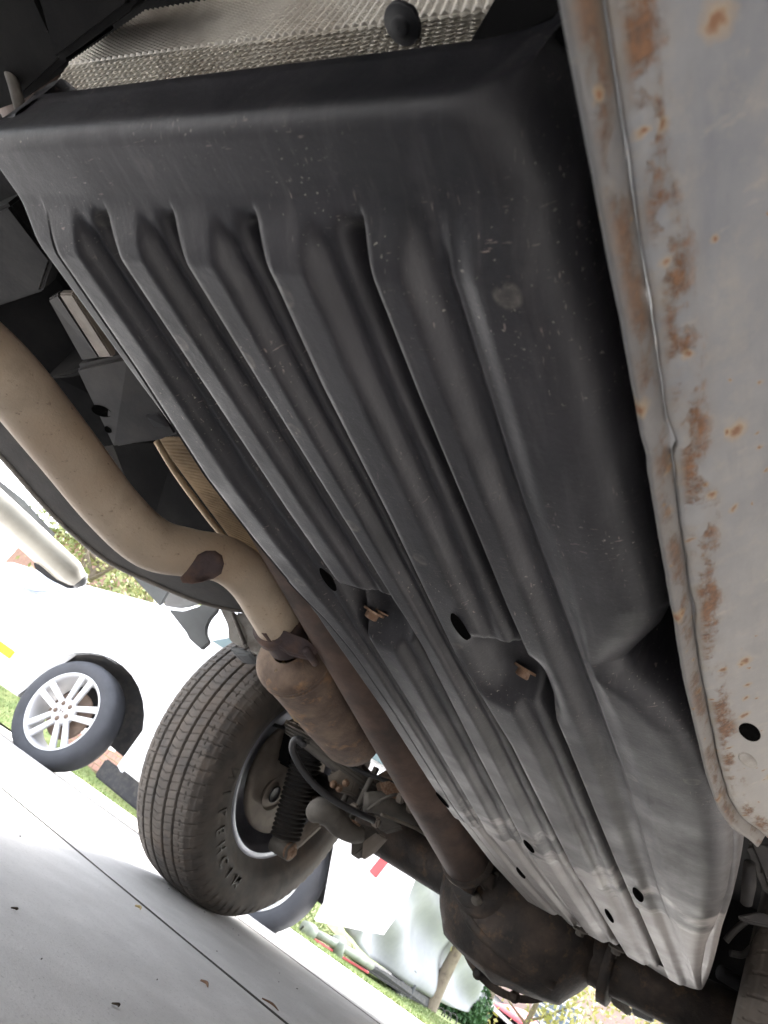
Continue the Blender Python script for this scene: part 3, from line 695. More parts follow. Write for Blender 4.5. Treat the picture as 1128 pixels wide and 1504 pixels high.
def text_mesh(ch, size, ext):
    cu = bpy.data.curves.new('letter', 'FONT'); cu.body = ch; cu.size = size; cu.extrude = ext; cu.align_x = 'CENTER'; cu.align_y = 'CENTER'; cu.offset = size * .012
    o = bpy.data.objects.new('letter', cu); COL.objects.link(o); dg = bpy.context.evaluated_depsgraph_get()
    me = bpy.data.meshes.new_from_object(o.evaluated_get(dg)); bpy.data.objects.remove(o); return me
def ring_text(txt, r, centre_deg, step_deg, size, side_w, m, parent, C, name):
    for i, ch in enumerate(txt):
        if ch == ' ': continue
        me = text_mesh(ch, size, .0022); a = R_(centre_deg + (i - (len(txt) - 1) / 2) * step_deg)
        # letter plane: normal +X, up = radial, right = tangential
        rad = Vector((0, math.sin(a), math.cos(a))); right = Vector((1, 0, 0)).cross(rad) * -1; right = rad.cross(Vector((1, 0, 0))) * -1
        nrm = right.cross(rad); Mx = Matrix((( right.x, rad.x, nrm.x, 0), (right.y, rad.y, nrm.y, 0), (right.z, rad.z, nrm.z, 0), (0, 0, 0, 1)))
        pos = Vector((float(C[0]) + side_w, float(C[1]), float(C[2]))) + rad * r
        me.transform(Matrix.Translation(pos) @ Mx); link('raised_letter', me, m, parent, smooth=False)
def truck_wheel(C, rot, label=None):
    w = lathe('wheel', [(-.100, .236), (-.103, .252), (-.096, .255), (-.090, .243), (-.080, .232), (-.06, .224), (.0, .214), (.04, .200), (.052, .12), (.05, .07), (.05, .001)], C, (-1, 0, 0), M['rimsteel'], truck, 96, label)
    t = bpy.data.objects.new('tyre', TYRE); COL.objects.link(t); t.parent = w
    t.location = [float(q) for q in C]; t.rotation_euler = (rot, 0, 0)
    return w
WC = np.array([-1.405, 1.90, .424])
TYRE.polygons.foreach_set('use_smooth', [True] * len(TYRE.polygons))
wheel = truck_wheel(WC, .3)
# rim lathe axis runs outboard: inner lip faces the camera
_q = onx(334, 1225, -1.267) - WC; ANG = math.degrees(math.atan2(_q[1], _q[2]))
M['lettering'] = mat('tyre_lettering', (.044, .037, .031), rough=.6)
ring_text('MICHELIN', .322, ANG, 9.5, .044, .1386, M['lettering'], wheel, WC, 'sidewall_lettering')
wheel2 = truck_wheel(np.array([.105, 1.90, .424]), .1)
# brake backing plate and hub
bpX = -1.33
back = lathe('brake_backing_plate', [(-.010, .172), (.0, .182), (.012, .182), (.016, .172), (.010, .14), (.018, .128), (.03, .10), (.034, .07), (.05, .064), (.06, .06)], (bpX, 1.90, .424), (1, 0, 0), M['dust'], truck, 64)
lathe('backing_hole', [(0, .001), (0, .022), (.004, .026), (.006, .022)], (bpX + .036, 1.845, .35), (1, 0, 0), M['black'], back, 20)
box('caliper', (bpX + .05, 1.80, .50), (.06, .10, .12), M['dark'], back, Matrix.Rotation(.5, 3, 'X'), .012)
lathe('brake_bracket', [(-.004, .001), (-.004, .035), (.004, .044), (-.006, .05)], (bpX + .03, 1.845, .35), (-1, 0, 0), M['dust'], back, 24)
# shock absorber with corrugated boot
S0, S1 = P(415, 1243, 1.93), P(462, 1075, 2.0)
npt = 180; tt = np.linspace(0, 1, npt); pr = .044 + .0045 * np.sign(np.sin(tt * 2 * PI * 24)) * np.abs(np.sin(tt * 2 * PI * 24)) ** .6
pr = pr * (1 - .08 * (1 - tt)); shock = tube('shock_absorber', S0 + .08 * (S1 - S0) + tt[:, None] * .92 * (S1 - S0), pr, M['liner'], truck, 32)
tube('shock_eye', [S0 + np.array([-.03, 0, 0]) , S0 + np.array([.035, 0, 0])], .026, M['greygrease'], shock, 20)
tube('shock_rod', [S0, S0 + .12 * (S1 - S0)], .022, M['greygrease'], shock, 16)
hexbolt('shock_bolt', S0 + np.array([.03, -.005, 0]), (1, -.2, 0), .014, .02, M['rust'], shock)
slab('shock_mount', [P(418, 1256, 1.95), P(430, 1226, 1.96), P(462, 1196, 2.0), P(470, 1212, 2.0), P(440, 1240, 1.97)], .02, M['dust'], axle, (0, 1, 0), .004)
# leaf spring pack, U-bolts, clamp
for k in range(4):
    L0, L1, L2 = P(436, 1070 + k * 5, 1.78 + .01 * k), P(500, 1118 + k * 6, 1.83), P(560, 1160 + k * 6, 1.88)
    pth = catmull([L0, L1, L2], 8); wv = np.array([.045, 0, 0])
    V = np.stack([pth - wv, pth + wv, pth + wv + np.array([0, 0, .010]), pth - wv + np.array([0, 0, .010])], 1)
    link('leaf_spring', grid_mesh('leaf_spring', V, closed_v=True), M['dust'] if k == 0 else M['greygrease'], truck, smooth=False)
slab('spring_plate', [P(483, 1135, 1.85), P(520, 1120, 1.85), P(560, 1158, 1.88), P(528, 1180, 1.88), P(492, 1162, 1.86)], .02, M['greygrease'], axle, (0, .3, 1), .004)
slab('spring_plate', [P(478, 1165, 1.83), P(514, 1182, 1.83), P(512, 1208, 1.84), P(480, 1190, 1.84)], .02, M['greygrease'], axle, (0, 1, .2), .004)
for (a, b, d) in (((553, 1128), (516, 1204), 1.80), ((530, 1122), (496, 1196), 1.86), ((585, 1150), (566, 1190), 1.80)):
    tube('u_bolt', [P(*a, d), P((a[0] + b[0]) / 2, (a[1] + b[1]) / 2, d - .005), P(*b, d)], .0085, M['greygrease'], axle, 10)
tube('bump_stop', [P(566, 1140, 1.86), P(575, 1160, 1.86), P(590, 1184, 1.87)], [.04, .045, .03], M['muffler'], axle, 20)
# lumpy lower control bracket and stabiliser bushing
tube('stabiliser_link', [P(458, 1196, 1.75), P(470, 1190, 1.74), P(486, 1196, 1.75), P(500, 1212, 1.76), P(518, 1224, 1.77), P(532, 1226, 1.78)], [.022, .032, .033, .030, .024, .02], M['greygrease'], axle, 20, 6)
tube('stabiliser_bar', [P(535, 1178, 1.74), P(565, 1180, 1.75), P(600, 1196, 1.78), P(640, 1225, 1.85)], [.024, .028, .024, .02], M['greygrease'], axle, 18, 5)
slab('axle_bracket', [P(515, 1222, 1.78), P(532, 1208, 1.78), P(548, 1214, 1.8), P(540, 1240, 1.8), P(524, 1252, 1.79), P(514, 1256, 1.79)], .035, M['greygrease'], axle, (.3, 1, 0), .005)
slab('axle_bracket', [P(548, 1186, 1.74), P(575, 1200, 1.76), P(590, 1214, 1.77), P(560, 1222, 1.77), P(545, 1205, 1.75)], .03, M['greygrease'], axle, (0, 1, 0), .006)
tube('brake_hose', [P(447, 1094, 1.62), P(436, 1086, 1.62), P(430, 1092, 1.62), P(431, 1106, 1.62), P(446, 1133, 1.63), P(470, 1160, 1.64), P(500, 1181, 1.66), P(530, 1196, 1.68), P(556, 1208, 1.72)], .0085, M['hose'], axle, 14, 8)
tube('brake_hose', [P(300, 1040, 2.2), P(420, 1070, 2.05), P(447, 1094, 1.62)], .006, M['hose'], axle, 10, 6)

tube('brake_line', [P(560, 1196, 1.70), P(585, 1206, 1.72), P(610, 1216, 1.74), P(650, 1236, 1.78)], .0045, M['dust'], axle, 10, 6)
tube('brake_line', [P(540, 1190, 1.71), P(566, 1172, 1.72), P(592, 1168, 1.74), P(618, 1190, 1.77), P(640, 1215, 1.8)], .0045, M['greygrease'], axle, 10, 6)
tube('park_brake_cable', [P(470, 1090, 1.72), P(520, 1128, 1.75), P(575, 1150, 1.76), P(612, 1172, 1.78)], .006, M['hose'], axle, 10, 6)
for (x, y, d) in ((520, 1188, 1.70), (552, 1207, 1.71), (602, 1186, 1.75), (588, 1172, 1.73)):
    box('line_clip', P(x, y, d), (.022, .016, .026), M['dust'], axle, Matrix.Rotation(.7, 3, 'X'), .004)
slab('perch', [P(478, 1140, 1.80), P(500, 1128, 1.80), P(522, 1146, 1.81), P(516, 1166, 1.81), P(488, 1158, 1.80)], .03, M['dust'], axle, (.2, 1, 0), .004)
for (x, y, d) in ((490, 1152, 1.79), (498, 1158, 1.79), (508, 1150, 1.79)):
    hexbolt('perch_bolt', P(x, y, d), -ray(x, y), .006, .008, M['rust'], axle)
for (x, y, d) in ((520, 1206, 1.78), (500, 1196, 1.83), (567, 1190, 1.79)):
    hexbolt('u_bolt_nut', P(x, y, d), (0, 0, -1), .012, .02, M['rust'], axle)
slab('torn_bracket', [P(556, 1150, 1.72), P(572, 1146, 1.72), P(590, 1160, 1.73), P(596, 1176, 1.74), P(578, 1172, 1.73), P(562, 1164, 1.72)], .012, M['rust'], axle, (.4, 1, 0), .002)
slab('torn_bracket', [P(532, 1236, 1.78), P(552, 1222, 1.77), P(566, 1230, 1.78), P(548, 1250, 1.79), P(530, 1262, 1.79)], .018, M['dust'], axle, (.2, 1, .2), .003)
# --- frame rail, crossmember, floor and far-side body
slab('floor_pan', [(-1.52, -3.6, .74), (-.02, -3.6, .74), (-.02, 3.1, .74), (-1.52, 3.1, .74)], .06, M['dark'], truck, bev=0)
slab('cab_body', [(-1.54, -3.8, .82), (.0, -3.8, .82), (.0, 3.3, .82), (-1.54, 3.3, .82)], .95, M['palegrey'], truck, bev=.06)
# inner sill wall and rear bulkhead over the axle keep daylight out from above
slab('frame_rail', [P(-90, 260, .92), P(30, 330, .95), P(200, 520, 1.12), P(250, 640, 1.22), P(150, 660, 1.24), P(-90, 470, 1.02)], .12, M['dark'], truck, bev=.006)
xmember = slab('crossmember', [P(108, 540, 1.0), P(188, 522, .94), P(262, 640, 1.03), P(240, 646, 1.05), P(165, 660, 1.09)], .035, M['frame'], truck, bev=.006)
slab('crossmember', [P(60, 560, 1.05), P(160, 528, .98), P(190, 522, .96), P(190, 530, .97), P(108, 556, 1.02)], .08, M['dark'], truck, bev=.004)
XM = surface_of(xmember)
for (x, y, a_, b_) in ((159, 631, .006, .006), (150, 604, .010, .018)):
    c, n = hit(XM, x, y)
    if c is not None: well('frame_hole', c, n, np.array([1., .2, 0]), a_, b_, M['void'], xmember)
slab('frame_slot', [P(213, 611, .975), P(230, 609, .975), P(246, 628, .98), P(226, 628, .985)], .006, M['black'], truck, bev=.001)
slab('floor_strip', [P(86, 432, .86), P(105, 432, .84), P(165, 525, .93), P(146, 526, .95)], .01, M['dust'], truck, bev=.002)
slab('floor_strip', [P(70, 440, .90), P(84, 432, .88), P(146, 526, .97), P(120, 530, .99)], .01, M['frame'], truck, bev=.002)
slab('frame_rail', [P(160, 650, 1.30), P(262, 645, 1.3), P(360, 790, 1.46), P(398, 850, 1.55), P(372, 880, 1.6), P(300, 835, 1.58), P(215, 790, 1.5)], .14, M['dark'], truck, bev=.006)
# wheel-arch liner with a rolled rim, lower edge curving back to the wheel
edge = catmull([P(-160, 520, 1.50), P(-60, 612, 1.55), P(0, 668, 1.58), P(60, 736, 1.62), P(100, 776, 1.65), P(160, 824, 1.70), P(240, 862, 1.76), P(300, 885, 1.80), P(360, 896, 1.84), P(382, 884, 1.86)], 10)
pt = [edge, edge + np.array([.05, -.01, .012]), edge + np.array([.20, -.03, .07]), edge + np.array([.36, -.05, .17]), edge + np.array([.50, -.06, .34])]
liner = link('wheel_arch_liner', grid_mesh('wheel_arch_liner', np.stack(pt, 1)), M['liner'], truck)
tube('liner_rim', edge, .0075, M['greygrease'], liner, 12)
outer = np.stack([edge + np.array([-.012, 0, .0]), edge + np.array([-.03, .0, .10]), edge + np.array([-.04, 0, .45])], 1)
link('bed_side', grid_mesh('bed_side', outer), M['palegrey'], truck)
def z5b(pts, d): return [P(200 + x / 4.338, 780 + y / 4.338, d) for x, y in pts]
slab('rear_quarter_flap', z5b([(-20, 190), (0, 215), (235, 330), (230, 345), (150, 485), (-30, 290)], 1.98), .03, M['greyflap'], truck, (0, .3, 1), .004)
def dish():
    o = [(235, 340), (150, 480), (200, 497), (300, 507), (400, 475), (467, 430), (340, 375)]
    return slab('rear_quarter_panel', z5b(o, 1.97), .05, M['palegrey'], truck, (-.1, .4, 1), .008, segs=3)
dish()
slab('mud_flap', z5b([(205, 500), (300, 510), (400, 478), (467, 435), (512, 452), (522, 500), (470, 560), (447, 610), (446, 655), (469, 708), (415, 756), (330, 680), (325, 655)], 1.95), .015, M['greyflap'], truck, (-.3, 1, .2), .003)
slab('body_bracket', z5b([(515, 462), (610, 510), (640, 560), (690, 640), (694, 735), (650, 735), (586, 690), (580, 600)], 1.86), .02, M['palesteel'], truck, (0, 1, .3), .003)
slab('body_bracket', z5b([(620, 515), (700, 520), (745, 500), (790, 560), (850, 640), (850, 700), (800, 790), (735, 780), (700, 738), (692, 650)], 1.84), .04, M['palesteel'], truck, (0, 1, .3), .006)
tube('weld_bead', z5b([(612, 520), (640, 590), (668, 660), (692, 720)], 1.835), .006, M['greygrease'], truck, 8, 4)
slab('body_mount', z5b([(595, 725), (655, 740), (735, 770), (720, 788), (640, 790), (600, 770)], 1.90), .06, M['greyflap'], truck, (0, 1, 0), .008)
tube('bent_tab', z5b([(800, 785), (818, 820), (822, 865), (808, 905)], 1.8), .006, M['palesteel'], truck, 8, 5)
# running board on the far side
rb0, rb1 = P(-220, 545, 1.72), P(112, 850, 2.02); rdir = rb1 - rb0
upv = np.array([0, 0, 1.]); 
def board():
    n = 24; t = np.linspace(0, 1, n); c = rb0 + t[:, None] * rdir
    w = _n(np.cross(rdir, upv)); h = np.cross(w, _n(rdir)); h = h if h[2] > 0 else -h
    prof = [(-.055, -.012), (-.05, -.022), (-.02, -.026), (.0, -.018), (.012, -.024), (.045, -.022), (.056, -.008), (.054, .012), (.03, .022), (-.03, .022), (-.053, .010)]
    k = np.where(t > .96, np.sqrt(np.clip(1 - ((t - .96) / .045) ** 2, 0, 1)) * .5 + .5, 1.)
    V = np.stack([c + k[:, None] * (a * w + b * h) for a, b in [(1.5 * a_, 1.5 * b_) for a_, b_ in prof]], 1); V = np.concatenate([V, V[-1:].mean(1, keepdims=True).repeat(V.shape[1], 1)], 0)
    o = link('running_board', grid_mesh('running_board', V, closed_v=True), M['beige'], truck)
    slab('step_bracket', [P(48, 826, 1.98), P(60, 828, 1.98), P(114, 848, 2.01), P(122, 850, 2.03), P(116, 863, 2.03), P(100, 866, 2.02), P(72, 852, 2.0), P(50, 836, 1.98)], .03, M['black'], o, (-.3, .3, .4), .004)
    tube('board_end_cap', [P(110, 848, 2.0), P(119, 853, 2.01), P(122, 856, 2.02)], [.022, .026, .012], M['greyflap'], o, 16)
board()
slab('rocker_trim', [P(-200, 560, 1.9), P(30, 742, 2.05), P(76, 792, 2.1), P(70, 794, 2.1), P(28, 760, 2.06), P(-200, 590, 1.9)], .02, M['greyflap'], truck, (0, 0, 1), .002)

# --- clutter behind the near sill: bracket, hose loop, torsion bar
slab('spring_hanger', [P(1092, 1228, 1.0), P(1128, 1238, 1.0), P(1180, 1262, 1.0), P(1180, 1330, 1.05), P(1124, 1312, 1.05), P(1114, 1280, 1.03)], .05, M['frame'], truck, (0, 1, 0), .008)
tube('hanger_bolt', [P(1101, 1268, .98), P(1100, 1298, .99), P(1096, 1326, 1.0)], [.008, .010, .008], M['frame'], truck, 14)
slab('hanger_tab', [P(1090, 1322, 1.0), P(1104, 1300, 1.0), P(1108, 1316, 1.0), P(1098, 1328, 1.0)], .01, M['greygrease'], truck, (0, 1, 0), .002)
slab('hanger_tab', [P(1082, 1345, 1.1), P(1116, 1338, 1.1), P(1140, 1350, 1.1), P(1140, 1362, 1.1), P(1098, 1354, 1.1)], .02, M['frame'], truck, (0, 1, 0), .003)
tube('vent_hose', [P(1066, 1382, 1.2), P(1080, 1366, 1.2), P(1098, 1352, 1.2), P(1112, 1348, 1.2), P(1116, 1362, 1.2), P(1108, 1386, 1.2), P(1092, 1402, 1.2), P(1072, 1400, 1.2)], .0055, M['frame'], truck, 12, 8)
tube('torsion_bar', [P(1058, 1428, 1.42), P(1095, 1450, 1.42), P(1150, 1482, 1.42)], .015, M['frame'], truck, 14)
slab('bed_crossmember', [(-1.25, 2.42, .50), (.4, 2.42, .50), (.4, 2.42, .8), (-1.25, 2.42, .8)], .08, M['dark'], truck, (0, 1, 0), .01)
slab('rear_bulkhead', [(-1.5, 3.05, .45), (.2, 3.05, .45), (.2, 3.05, .8), (-1.5, 3.05, .8)], .05, M['dark'], truck, (0, 1, 0), 0)
slab('bed_wall', [(-.0, .72, .52), (.22, .78, .60), (.26, 1.3, .92), (.26, 3.0, .7), (.26, 3.0, 1.5), (-.0, .72, 1.5)], .02, M['palegrey'], truck, (1, 0, 0), 0)

# ------------------------------------------------------------------ white car alongside
M['white_paint'] = mat('white_car_paint', (.80, .80, .80), rough=.25, var=.02, coat=.5)
M['glass'] = mat('dark_car_glass', (.10, .14, .14), rough=.08, var=.1)
M['lamp_glass'] = mat('lamp_glass', (.45, .48, .54), (.24, .27, .33), rough=.1, scale=3)
M['amber'] = mat('amber_lens', (.85, .42, .0), rough=.25, var=.05)
M['redlens'] = mat('red_lens', (.60, .10, .11), rough=.2)
M['alloy'] = mat('silver_alloy', (.62, .62, .63), rough=.35, metal=.35, var=.06)
M['car_tyre'] = mat('car_tyre', (.05, .052, .06), rough=.75, bump=.1)
M['brown_disc'] = mat('rusty_brake', (.16, .11, .08), rough=.6)
M['car_black'] = mat('black_car_trim', (.03, .03, .032), (.06, .055, .05), rough=.7)
WF, WR = P(34, 1117, 4.5), P(330, 1357, 3.8)
RC = .372
fwd = WF - WR; fwd[2] = 0; fwd = _n(fwd); pitch_z = (WF[2] - WR[2]); upz = np.array([0, 0, 1.]); inw = np.cross(upz, fwd); inw = inw if inw[1] > 0 else -inw
car = thing('parked_car', 'white five door car with twin spoke alloy wheels parked beside the truck', 'car', ((WF + WR) / 2 + inw * .8))
def carP(l, w, z):
    """l metres ahead of rear wheel, w metres inboard of the near tyre face, z above its ground"""
    base = WR + (WF - WR) * (l / np.linalg.norm((WF - WR)[:2])); return base + inw * w + upz * z
WB = float(np.linalg.norm((WF - WR)[:2]))
def car_body():
    pr = [(-.84, .42), (-.88, .62), (-.86, .95), (-.80, 1.12), (-.62, 1.66), (.2, 1.76), (1.0, 1.76), (WB - .75, 1.62), (WB + .02, 1.33), (WB + .7, 1.15), (WB + 1.3, 1.02), (WB + 1.6, .86), (WB + 1.72, .60), (WB + 1.66, .32), (WB + 1.2, .25)]
    arch = lambda c: [(c + .46 * math.cos(a), .36 + .46 * math.sin(a)) for a in np.linspace(-.15, PI + .15, 18)]
    outline = pr + [(WB - .12 + .55 * math.cos(a), .36 + .47 * math.sin(a)) for a in np.linspace(-.18, PI + .18, 18)]
    outline += [(WB - .60, .30), (.60, .30)] + [(.46 * math.cos(a), .36 + .46 * math.sin(a)) for a in np.linspace(-.18, PI + .18, 18)]
    outline += [(-.62, .34)]
    bm = bmesh.new(); lay = []
    for w in (-.0, .04, .5, 1.1, 1.50, 1.54):
        ring = []
        for (l, z) in outline:
            k = .985 if w in (-.0, 1.54) else 1.
            rear = max(0., -l - .30) * min(1., max(0., w) * 1.8)
            tum = max(0., z - 1.0) * .32 + .10 * max(0, .5 - z)
            ww = w + tum if w < .8 else w - tum
            ring.append(bm.verts.new(carP(WB / 2 + (l + rear - WB / 2) * k, ww, .7 + (z - .7) * k).tolist()))
        lay.append(ring)
    n = len(outline)
    for a, b in zip(lay[:-1], lay[1:]):
        for i in range(n): bm.faces.new((a[i], a[(i + 1) % n], b[(i + 1) % n], b[i]))
    bm.faces.new(lay[0]); bm.faces.new(lay[-1][::-1])
    bmesh.ops.triangulate(bm, faces=[f for f in bm.faces if len(f.verts) > 4])
    return link('body', bm_mesh('body', bm), M['white_paint'], car, smooth=False)
body = car_body()
for c0 in (0., WB):
    V = np.stack([[carP(c0 - (.12 if c0 else 0.) + (rr + (.06 if c0 and rr > .1 else 0)) * math.cos(a), w, .36 + rr * math.sin(a)) for w, rr in ((.06, .52), (.06, .47), (.4, .465), (.4, .0))] for a in np.linspace(-.05, PI + .05, 30)])
    link('arch_liner', grid_mesh('arch_liner', V), M['car_black'], car)
for pts in ([(WB - .62, 1.30), (WB - .92, 1.60), (1.15, 1.66), (1.0, 1.30)], [(.9, 1.18), (1.05, 1.66), (.12, 1.64), (.05, 1.18)], [(-.05, 1.18), (.0, 1.63), (-.42, 1.56), (-.55, 1.18)]):
    slab('window', [carP(l, max(0, z - 1.0) * .32 - .004, z) for l, z in pts], .006, M['glass'], car, tuple(-inw), .002)
slab('windscreen', [carP(WB - .02, .2, 1.36), carP(WB - .02, 1.4, 1.36), carP(WB - .75, 1.3, 1.64), carP(WB - .75, .32, 1.64)], .008, M['glass'], car, tuple(fwd + upz * 2), .002)
slab('headlight', [carP(WB + 1.2, -.012, 1.00), carP(WB + .8, -.012, 1.06), carP(WB + .62, -.012, 1.02), carP(WB + .85, -.012, .90), carP(WB + 1.3, -.012, .80), carP(WB + 1.55, .02, .76), carP(WB + 1.55, .02, .88)], .03, M['lamp_glass'], car, tuple(-inw + .3 * upz), .01)
slab('side_marker', [carP(WB + .90, -.016, .50), carP(WB + .63, -.016, .50), carP(WB + .63, -.016, .44), carP(WB + .90, -.016, .44)], .012, M['amber'], car, tuple(-inw), .003)
tl = ony(530, 1275, WR[1] + .03)
slab('tail_light', [carP(-.60, -.014, .64), carP(-.65, -.014, .63), carP(-.68, -.010, .76), carP(-.63, -.014, .76)], .016, M['redlens'], car, tuple(-inw), .004)
slab('rocker_trim', [carP(.55, .015, .30), carP(WB - .5, .015, .30), carP(WB - .5, .02, .18), carP(.9, .03, .17), carP(.55, .03, .19)], .05, M['car_black'], car, tuple(inw), .01)
slab('door_seam', [carP(.95, -.003, 1.1), carP(.957, -.003, 1.1), carP(.957, -.003, .4), carP(.95, -.003, .4)], .002, M['car_black'], car, tuple(-inw), 0)
box('door_handle', carP(.75, -.015, .92), (.18, .03, .035), M['white_paint'], car, None, .01)
slab('wing_mirror', [carP(WB - .62, -.16, 1.24), carP(WB - .45, -.16, 1.24), carP(WB - .43, -.02, 1.26), carP(WB - .60, -.0, 1.26)], .13, M['white_paint'], car, (0, 0, 1), .03, segs=3)
def car_wheel(l):
    C = carP(l, 0.0, RC); ax = -inw
    w = lathe('wheel', [(-.20, .24), (-.19, .255), (-.02, .262), (-.006, .272), (.0, .268), (-.006, .258), (-.03, .245), (-.12, .235), (-.19, .235)], C, ax, M['alloy'], car, 64)
    lathe('tyre', [(-.205, .25), (-.215, .31), (-.20, .362), (-.16, .372), (-.05, .372), (-.012, .360), (.006, .325), (.002, .285), (-.008, .262), (-.03, .255)], C, ax, M['car_tyre'], w, 64)
    lathe('brake_disc', [(-.10, .001), (-.09, .16), (-.11, .17)], C, ax, M['brown_disc'], w, 32)
    u = fwd; v = np.cross(ax, u); v = v if v[2] > 0 else -v
    lathe('hub', [(-.05, .09), (-.02, .088), (-.012, .075), (-.010, .03), (-.006, .028), (-.006, .001)], C, ax, M['alloy'], w, 32)
    for k in range(5):
        for s in (-1, 1):
            a = PI / 2 + k * 2 * PI / 5
            r_ = math.cos(a) * u + math.sin(a) * v; t_ = -math.sin(a) * u + math.cos(a) * v
            pts = [C + r_ * .07 + t_ * s * .012 + ax * -.016, C + r_ * .255 + t_ * s * .020 + ax * -.010, C + r_ * .255 + t_ * s * .064 + ax * -.010, C + r_ * .07 + t_ * s * .046 + ax * -.016]
            slab('spoke', pts, .03, M['alloy'], w, tuple(inw), .006)
        a = -PI / 2 + k * 2 * PI / 5; r_ = math.cos(a) * u + math.sin(a) * v
        hexbolt('wheel_nut', C + r_ * .055 + ax * -.012, ax, .010, .012, M['brown_disc'], w)
    # raised letter badge on the hub cap
    for q in ((-.010, -.013, -.014, .013), (.010, -.013, .014, .013), (-.010, 0, .010, 0)):
        tube('hub_badge', [C + q[0] * u + q[1] * v + ax * -.004, C + q[2] * u + q[3] * v + ax * -.004], .0028, M['brown_disc'], w, 6)
car_wheel(WB); car_wheel(0.)

# ------------------------------------------------------------------ covered trailer, tarp
M['tarp'] = mat('pale_tarp', (.285, .288, .31), (.25, .253, .275), rough=.7, scale=1.5, var=.05)
M['trailer'] = mat('olive_trailer_frame', (.16, .18, .15), (.22, .23, .2), rough=.6, scale=6)
M['red_metal'] = mat('red_metal', (.50, .05, .07), rough=.5)
M['plywood'] = mat('tan_panel', (.55, .42, .28), rough=.8)
TX, TY0, TY1 = -5.25, 8.6, 14.3
tr = thing('trailer', 'olive trailer frame with hitch and small white wheels under the grey tarp', 'trailer', (TX - 1, 11, -.6))
hit = P(452, 1364, 8.2); whl = P(585, 1450, 11.3)
tube('drawbar', [hit, P(500, 1390, 9.0), P(545, 1418, 9.9)], [.045, .055, .06], M['trailer'], tr, 14)
tube('drawbar', [P(462, 1380, 8.3), P(500, 1404, 9.1), P(540, 1428, 9.9)], [.016, .016, .018], M['red_metal'], tr, 12)
lathe('jack', [(-.10, .02), (-.09, .075), (.0, .085), (.09, .075), (.1, .02)], P(453, 1366, 8.15), (.4, 1, 0), M['trailer'], tr, 20)
tube('jack', [P(498, 1380, 8.9), P(492, 1404, 8.9)], .10, M['trailer'], tr, 14)
tube('winch_ring', [P(446, 1360, 8.1), P(440, 1368, 8.1), P(443, 1377, 8.1), P(453, 1378, 8.1), P(458, 1371, 8.1)], .012, M['car_black'], tr, 8, 5)
slab('front_panel', [P(478, 1358, 9.1), P(490, 1352, 9.2), P(515, 1390, 9.4), P(505, 1386, 9.3)], .1, M['plywood'], tr, (0, 1, 0), .01)
slab('chassis', [P(528, 1402, 9.8), P(560, 1425, 10.3), P(640, 1470, 12.2), P(640, 1490, 12.2), P(560, 1440, 10.3), P(528, 1418, 9.8)], .6, M['car_black'], tr, (-1, 0, 0), .02)
for (x, y, d, r_) in ((596, 1450, 11.2, .31), (612, 1464, 11.9, .30)):
    C = P(x, y, d); w = lathe('wheel', [(-.03, .001), (-.02, .12), (.0, .17), (.03, .19), (-.02, .19)], C, (1, -.1, 0), M['alloy'], tr, 28)
    lathe('tyre', [(-.18, .18), (-.18, r_ - .02), (-.1, r_), (.0, r_), (.04, r_ - .04), (.04, .19), (.0, .17)], C, (1, -.1, 0), M['car_tyre'], w, 36)
def tarp():
    # draped over a boxy load: front face, side face, roof, with gathered folds
    nu, nv = 120, 60
    V = np.zeros((nu, nv, 3))
    f0 = P(497, 1350, 9.4); f1 = P(535, 1400, 9.9); f2 = P(628, 1462, 12.0); f3 = P(700, 1490, 14.0)
    foot = catmull([f0 + np.array([-1.8, .3, .3]), f0, f1, f2, f3, f3 + np.array([-.8, .8, .1])], 24)[:nu]
    nu = len(foot); V = np.zeros((nu, nv, 3))
    for i in range(nu):
        for j in range(nv):
            t = j / (nv - 1); s = i / nu
            h = 3.1 * min(1, t / .75); inset = .5 * max(0, (t - .75) / .25) ** 1.5 * 2.4 + .12 * t
            b = foot[i]; f = .11 * math.sin(s * 60 + 3.2 * t + 2 * math.sin(s * 9)) * (.3 + .7 * math.sin(PI * t)) + .16 * mnoise.noise((s * 14, t * 4, 1)) + .075 * math.sin(t * 30 + s * 22 + 3 * mnoise.noise((s * 5, t * 3, 7)))
            V[i, j] = (b[0] - inset + f, b[1] + .3 * inset - f * .5, b[2] * (1 - t) + (h + .1 * b[2]) * t + (.0 if t > .03 else 0))
            V[i, j, 2] = b[2] + h
    o = link('tarp', grid_mesh('tarp', V), M['tarp'])
    so = o.modifiers.new('thick', 'SOLIDIFY'); so.thickness = .01
    return tag(o, 'pale grey tarp draped in folds over the tall load on the trailer', 'tarp')
tarp()

